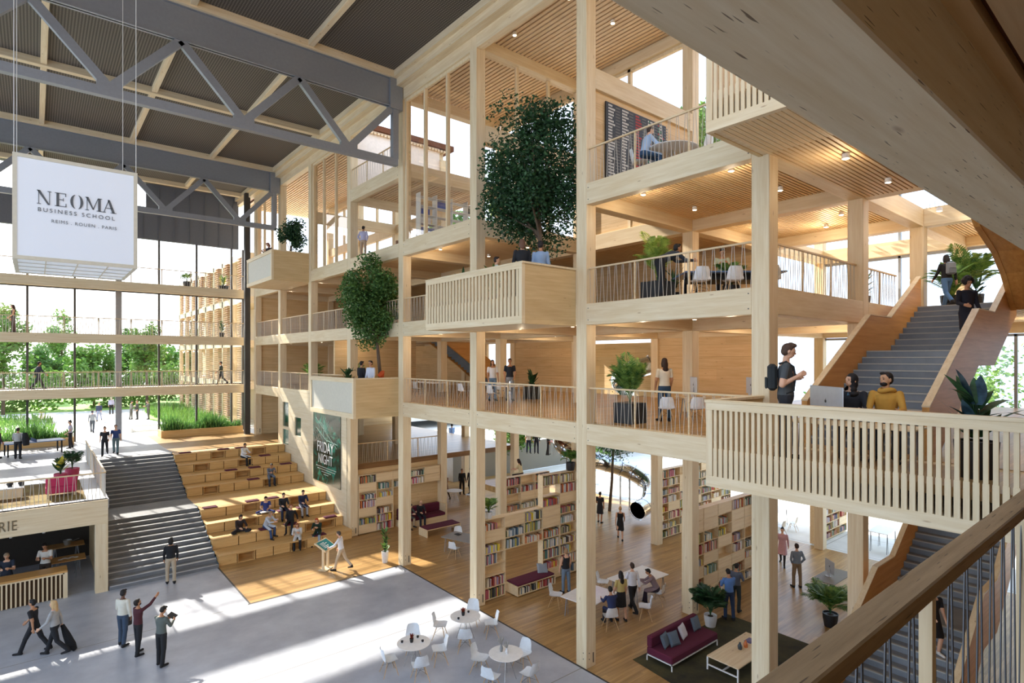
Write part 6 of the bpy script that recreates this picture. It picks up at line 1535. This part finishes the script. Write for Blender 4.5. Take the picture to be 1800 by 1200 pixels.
person(23.72, 10.5, 0, 52, 'pockets', 'man in a grey sweater and khaki trousers walking away, hands in pockets', '7e8790', '8b7458', ('short', '3a2a20'), 'light', s=1.02)
person(25.9, 12.1, 0, 200, 'walk', 'woman with a bun in a pink coat walking in the bright back area', 'c99aa0', '1d1c20', ('bun', '17120f'), 'light', 'long', 'coat')
person(24.6, 21.8, 0, 20, 'relax', 'woman in a dark dress looking at the slim tree by the slide', '26262c', '26262c', ('short', '17120f'), 'mid', 'short', 'dress')
person(23.1, 19.1, 0, 40, 'walk', 'blonde woman in a short black dress walking through the library', '1a1a1e', '1a1a1e', ('bun', 'c9a070'), 'light', 'none', 'dress')
person(16.55, 27.95, .5, 262, 'sit', 'bald man in a dark suit sitting in the reading niche', '1f2028', '1f2430', ('bald', 'c9a488'), 'light')
person(15.75, 27.95, .5, 280, 'sitlean', 'person with beige trousers sitting in the reading niche by the column', '4b4a44', 'b8a080', ('short', '2a1c15'), 'light')
person(22.5, 32.4, 0, 250, 'stand', 'person in black far back in the library, left of the pair', K, K, ('short', '17120f'), 'mid')
person(23.0, 32.1, 0, 200, 'stand', 'man in a dark coat far back in the library, right of the pair', '2c2b30', K, ('short', '17120f'), 'mid', low='coat')
person(20.9, 32.0, 0, 90, 'walk', 'person in a brown coat far back in the library', '7a4a30', '3a2a22', ('short', '3a2a20'), 'mid', low='coat')
dk_ = MB(); dk_.box(18.7, 21.8, 23.4, 25.6, 2.2, 2.5); struct('floor', dk_, FLOORW)
person(20.7, 24.1, 2.82, 110, 'sit', 'woman with long dark hair sitting above the flat topped bookcase', 'd9cfa8', '3a3030', ('long', '2a1712'), 'light', 'short')
q = MB().cbox(20.5, 20.9, 23.9, 24.3, 2.5, 2.82, .02).build('stool', SHELFW); tag(q, 'low plywood stool under the woman above the flat topped bookcase', 'stool')
person(24.9, 37.2, 2.4, 80, 'walk', 'man in a light blue shirt walking on the outdoor plaza', '7f9fd0', '4a2f3a', ('short', '1d1512'), 'mid', s=1.1)
person(27.6, 31.3, 2.4, 240, 'stand', 'person in dark trousers on the sunny plaza, left of two', 'dcdcdc', '1d2b4a', ('short', '1d1512'), 'mid', 'short')
person(28.0, 30.9, 2.4, 230, 'stand', 'person in a dark jacket on the sunny plaza, right of two', '2b2e3a', '232a3c', ('short', '1d1512'), 'mid')
person(28.2, 29.9, 2.4, -30, 'relax', 'person in black at the left of the red standing table outside', K, K, ('short', '1d1512'), 'mid'); person(29.2, 29.2, 2.4, 150, 'phone', 'person in a dark suit at the right of the red standing table outside', '22242e', K, ('short', '1d1512'), 'mid')
# first gallery
person(16.1, 20.75, G1, 250, 'stand', 'woman in a white blouse with long hair, left of the standing gallery couple', 'e3e3e6', '6d8aa8', ('long', '1a1512'), 'mid', 'short', s=1.08)
o, J = person(16.75, 20.3, G1, 235, 'relax', 'man in a dark polo shirt, right of the standing gallery couple', '1d2430', '8d949c', ('short', '3a2a20'), 'mid', 'short', s=1.12)
person(14.92, 10.6, G1, 60, 'stand', 'woman with long dark hair in a cream blouse, back turned, on the first gallery', 'ded8c8', '2c4660', ('long', '2a1712'), 'mid', 'short', s=1.12)
person(17.75, 8.2, G1+.47, 150, 'desk', 'boy in a white shirt bent over the desk beside the tall column', 'd9dce0', '4a5566', ('quiff', '3a2a1e'), 'light', s=1.1)
person(11.6, 23.85, G1, 200, 'stand', 'man in a white shirt with an orange scarf on the solid balcony', 'd4d9e6', '2b3038', ('short', '1d1512'), 'mid', s=1.06); m = MB(); m.path([(11.85, 23.55, G1+1.15), (11.95, 23.5, G1+1.3), (12.0, 23.6, G1+1.0)], [.12, .16, .1], 8); tag(m.build('orange_jacket', mat('orange_cloth', 'c4511f', .85)), 'orange jacket held beside the man on the solid balcony', 'jacket')
person(11.5, 24.6, G1, 20, 'relax', 'person in black behind the parapet of the solid balcony', K, K, ('short', '1d1512'), 'mid', s=1.05)
# second gallery and its balcony
person(11.6, 13.45, G2, 60, 'relax', 'woman in black leaning over the end of the slatted middle balcony', '1f2126', K, ('medium', '6a4a38'), 'light', s=1.18); person(12.0, 13.05, G2, 40, 'stand', 'person in a light denim jacket under the large tree', '8fa6c4', '2c3440', ('short', '1d1512'), 'mid', s=1.14)
person(11.8, 15.0, G2, 330, 'stand', 'person in a pale top whose head shows above the slatted middle balcony', 'c9dcd0', '4a5566', ('short', '2a1c15'), 'light', s=1.0)
person(12.95, 9.35, G2, -20, 'bend', 'dark haired man bending over the table tennis table on the second gallery', '2c3440', K, ('short', '17120f'), 'mid', s=1.05); person(16.0, 9.3, G2, 215, 'phone', 'player in a pale green shirt behind the table tennis table on the second gallery', 'b9c0a8', '3a3a40', ('short', '17120f'), 'mid', 'short', s=.97)
person(13.25, 10.1, G3+.46, -30, 'desk', 'person in a light blue jacket sitting at the pale round table on the top gallery', 'a9c0dc', '2c4a6a', ('short', '3a2a20'), 'light')
person(13.2, 28.0, G3, 40, 'pockets', 'man in a pale blue shirt and khaki trousers in the top room, back turned', 'b9b6d0', 'b59a80', ('short', '1d1512'), 'mid', s=.98)
person(11.1, 36.7, G3, 200, 'phone', 'red haired person whose head shows above the farthest balcony', '3a2426', K, ('medium', '8a4a3a'), 'light', s=1.1)
# footbridges
person(.2, 47.4, G1, 20, 'walk', 'man in a dark jacket striding along the lowest footbridge at the left', '2a3040', '31363f', ('short', '1d1512'), 'mid', s=1.05); person(10.9, 47.5, G1, 170, 'walk2', 'man in a dark green hoodie walking at the right of the lowest footbridge', '263430', '23262c', ('short', '1d1512'), 'mid', s=1.02)
person(-1.0, 47.4, G2, 190, 'relax', 'woman with long hair and a shoulder bag standing on the middle footbridge', '4a3a3c', '4a3a3c', ('long', '3a261c'), 'light', 'none', s=1.0)
# stairs at the right
o, J = person(22.5, 5.25, G2, 48, 'walk2', 'woman with long black hair and jeans at the head of the stair', '17181c', '4a6f9a', ('long', '121113'), 'mid', 'long', s=1.0)
b = backpack(o, 'grey backpack worn by the woman at the head of the stair', '7a828a', '646c74')
person(18.75, 3.95, 9.47, 225, 'down', 'bearded man with curly hair in a long dark navy coat coming down the stair', '1b1d2a', '1d1f28', ('afro', '1c1512'), 'mid', 'long', 'coat', s=1.08)
person(17.0, 4.25, 1.96, 228, 'down', 'blonde woman in a black dress coming down the lower stair behind the rods', '17171a', '17171a', ('medium', 'b08a60'), 'light', 'short', 'dress', shoes='d8d4cc', s=.98)
# near balcony group
o, J = person(11.0, 5.08, G1, -62, 'straps', 'young man in a grey t shirt gripping his backpack straps on the near balcony', '4a4e50', '23252b', ('quiff', '4a3324'), 'light', 'short', s=1.27, vox=.008)
b = backpack(o, 'black backpack on the young man in the grey t shirt', '22282a', '2c3436')
S_ = mat('bag_strap', '1d2224', .8)
for s in (-1, 1):
    pts = [W(o, V(s*.105, -.09, 1.44)), W(o, V(s*.11, .0, 1.475)), W(o, V(s*.11, .10, 1.40)), W(o, V(s*.105, .125, 1.25)), W(o, V(s*.12, .10, 1.05)), W(o, V(s*.15, .0, 1.0))]
    Mi = (Matrix.Translation(o.location) @ Matrix.Rotation(o.rotation_euler.z, 4, 'Z') @ Matrix.Diagonal((*o.scale, 1))).inverted(); m = MB(); m.path([Mi @ p for p in pts], .015, 6); m.build('strap', S_, b)
SZ = 7.86
def hood(o, J, col, label=None):
    p = W(o, J['HM'] @ V(0, -.02, -.045)); pts = [p+V(.125*math.cos(a), .115*math.sin(a), .02*math.sin(a*2)) for a in [2*PI*i/14 for i in range(15)]]
    m = MB(); m.path([Mt(o) @ q for q in pts], .045/o.scale.z, 8, caps=False); m.build('hood', mat('cloth_'+col, col, .85), o, smooth=True)
def Mt(o): return (Matrix.Translation(o.location) @ o.rotation_euler.to_matrix().to_4x4() @ Matrix.Diagonal((*o.scale, 1))).inverted()
o, J = person(12.72, 3.93, SZ, 195, 'deskturn', 'bearded man in a mustard hoodie sitting on the near balcony, looking left', 'c8963f', '2c3440', ('beard', '17110e'), 'tan', 'long', s=1.24, vox=.009)
hood(o, J, 'c8963f')
person(12.6, 4.5, SZ, 195, 'deskturn', 'woman in a black headscarf and blue scarf sitting at the big computer', '23262e', '23262e', ('hijab', '121217'), 'light', 'long', s=1.2, vox=.009)
m = MB(); m.path([V(12.55, 4.62, 8.56), V(12.47, 4.5, 8.52), V(12.5, 4.36, 8.55)], [.05, .075, .05], 8); tag(m.build('scarf', mat('scarf_blue', '4a6f86', .85)), 'slate blue scarf around the neck of the woman in the black headscarf', 'scarf')
for k, (x, y) in enumerate(((12.74, 3.93), (12.62, 4.5))):
    b = empty('bar_stool', (x, y, G1), 0, 'timber stool under the %s' % ('man in the mustard hoodie' if k == 0 else 'woman in the black headscarf'), 'stool')
    m = MB(); m.lathe([(.17, .49), (.19, .51), (.19, .54), (.17, .55)], 16); m.build('seat', SHELFW, b)
    for a in range(4): MB().tube((.1*math.cos(a*PI/2+.7), .1*math.sin(a*PI/2+.7), .49), (.2*math.cos(a*PI/2+.7), .2*math.sin(a*PI/2+.7), 0.01), .013, .013, 6).build('leg', BLACK, b)
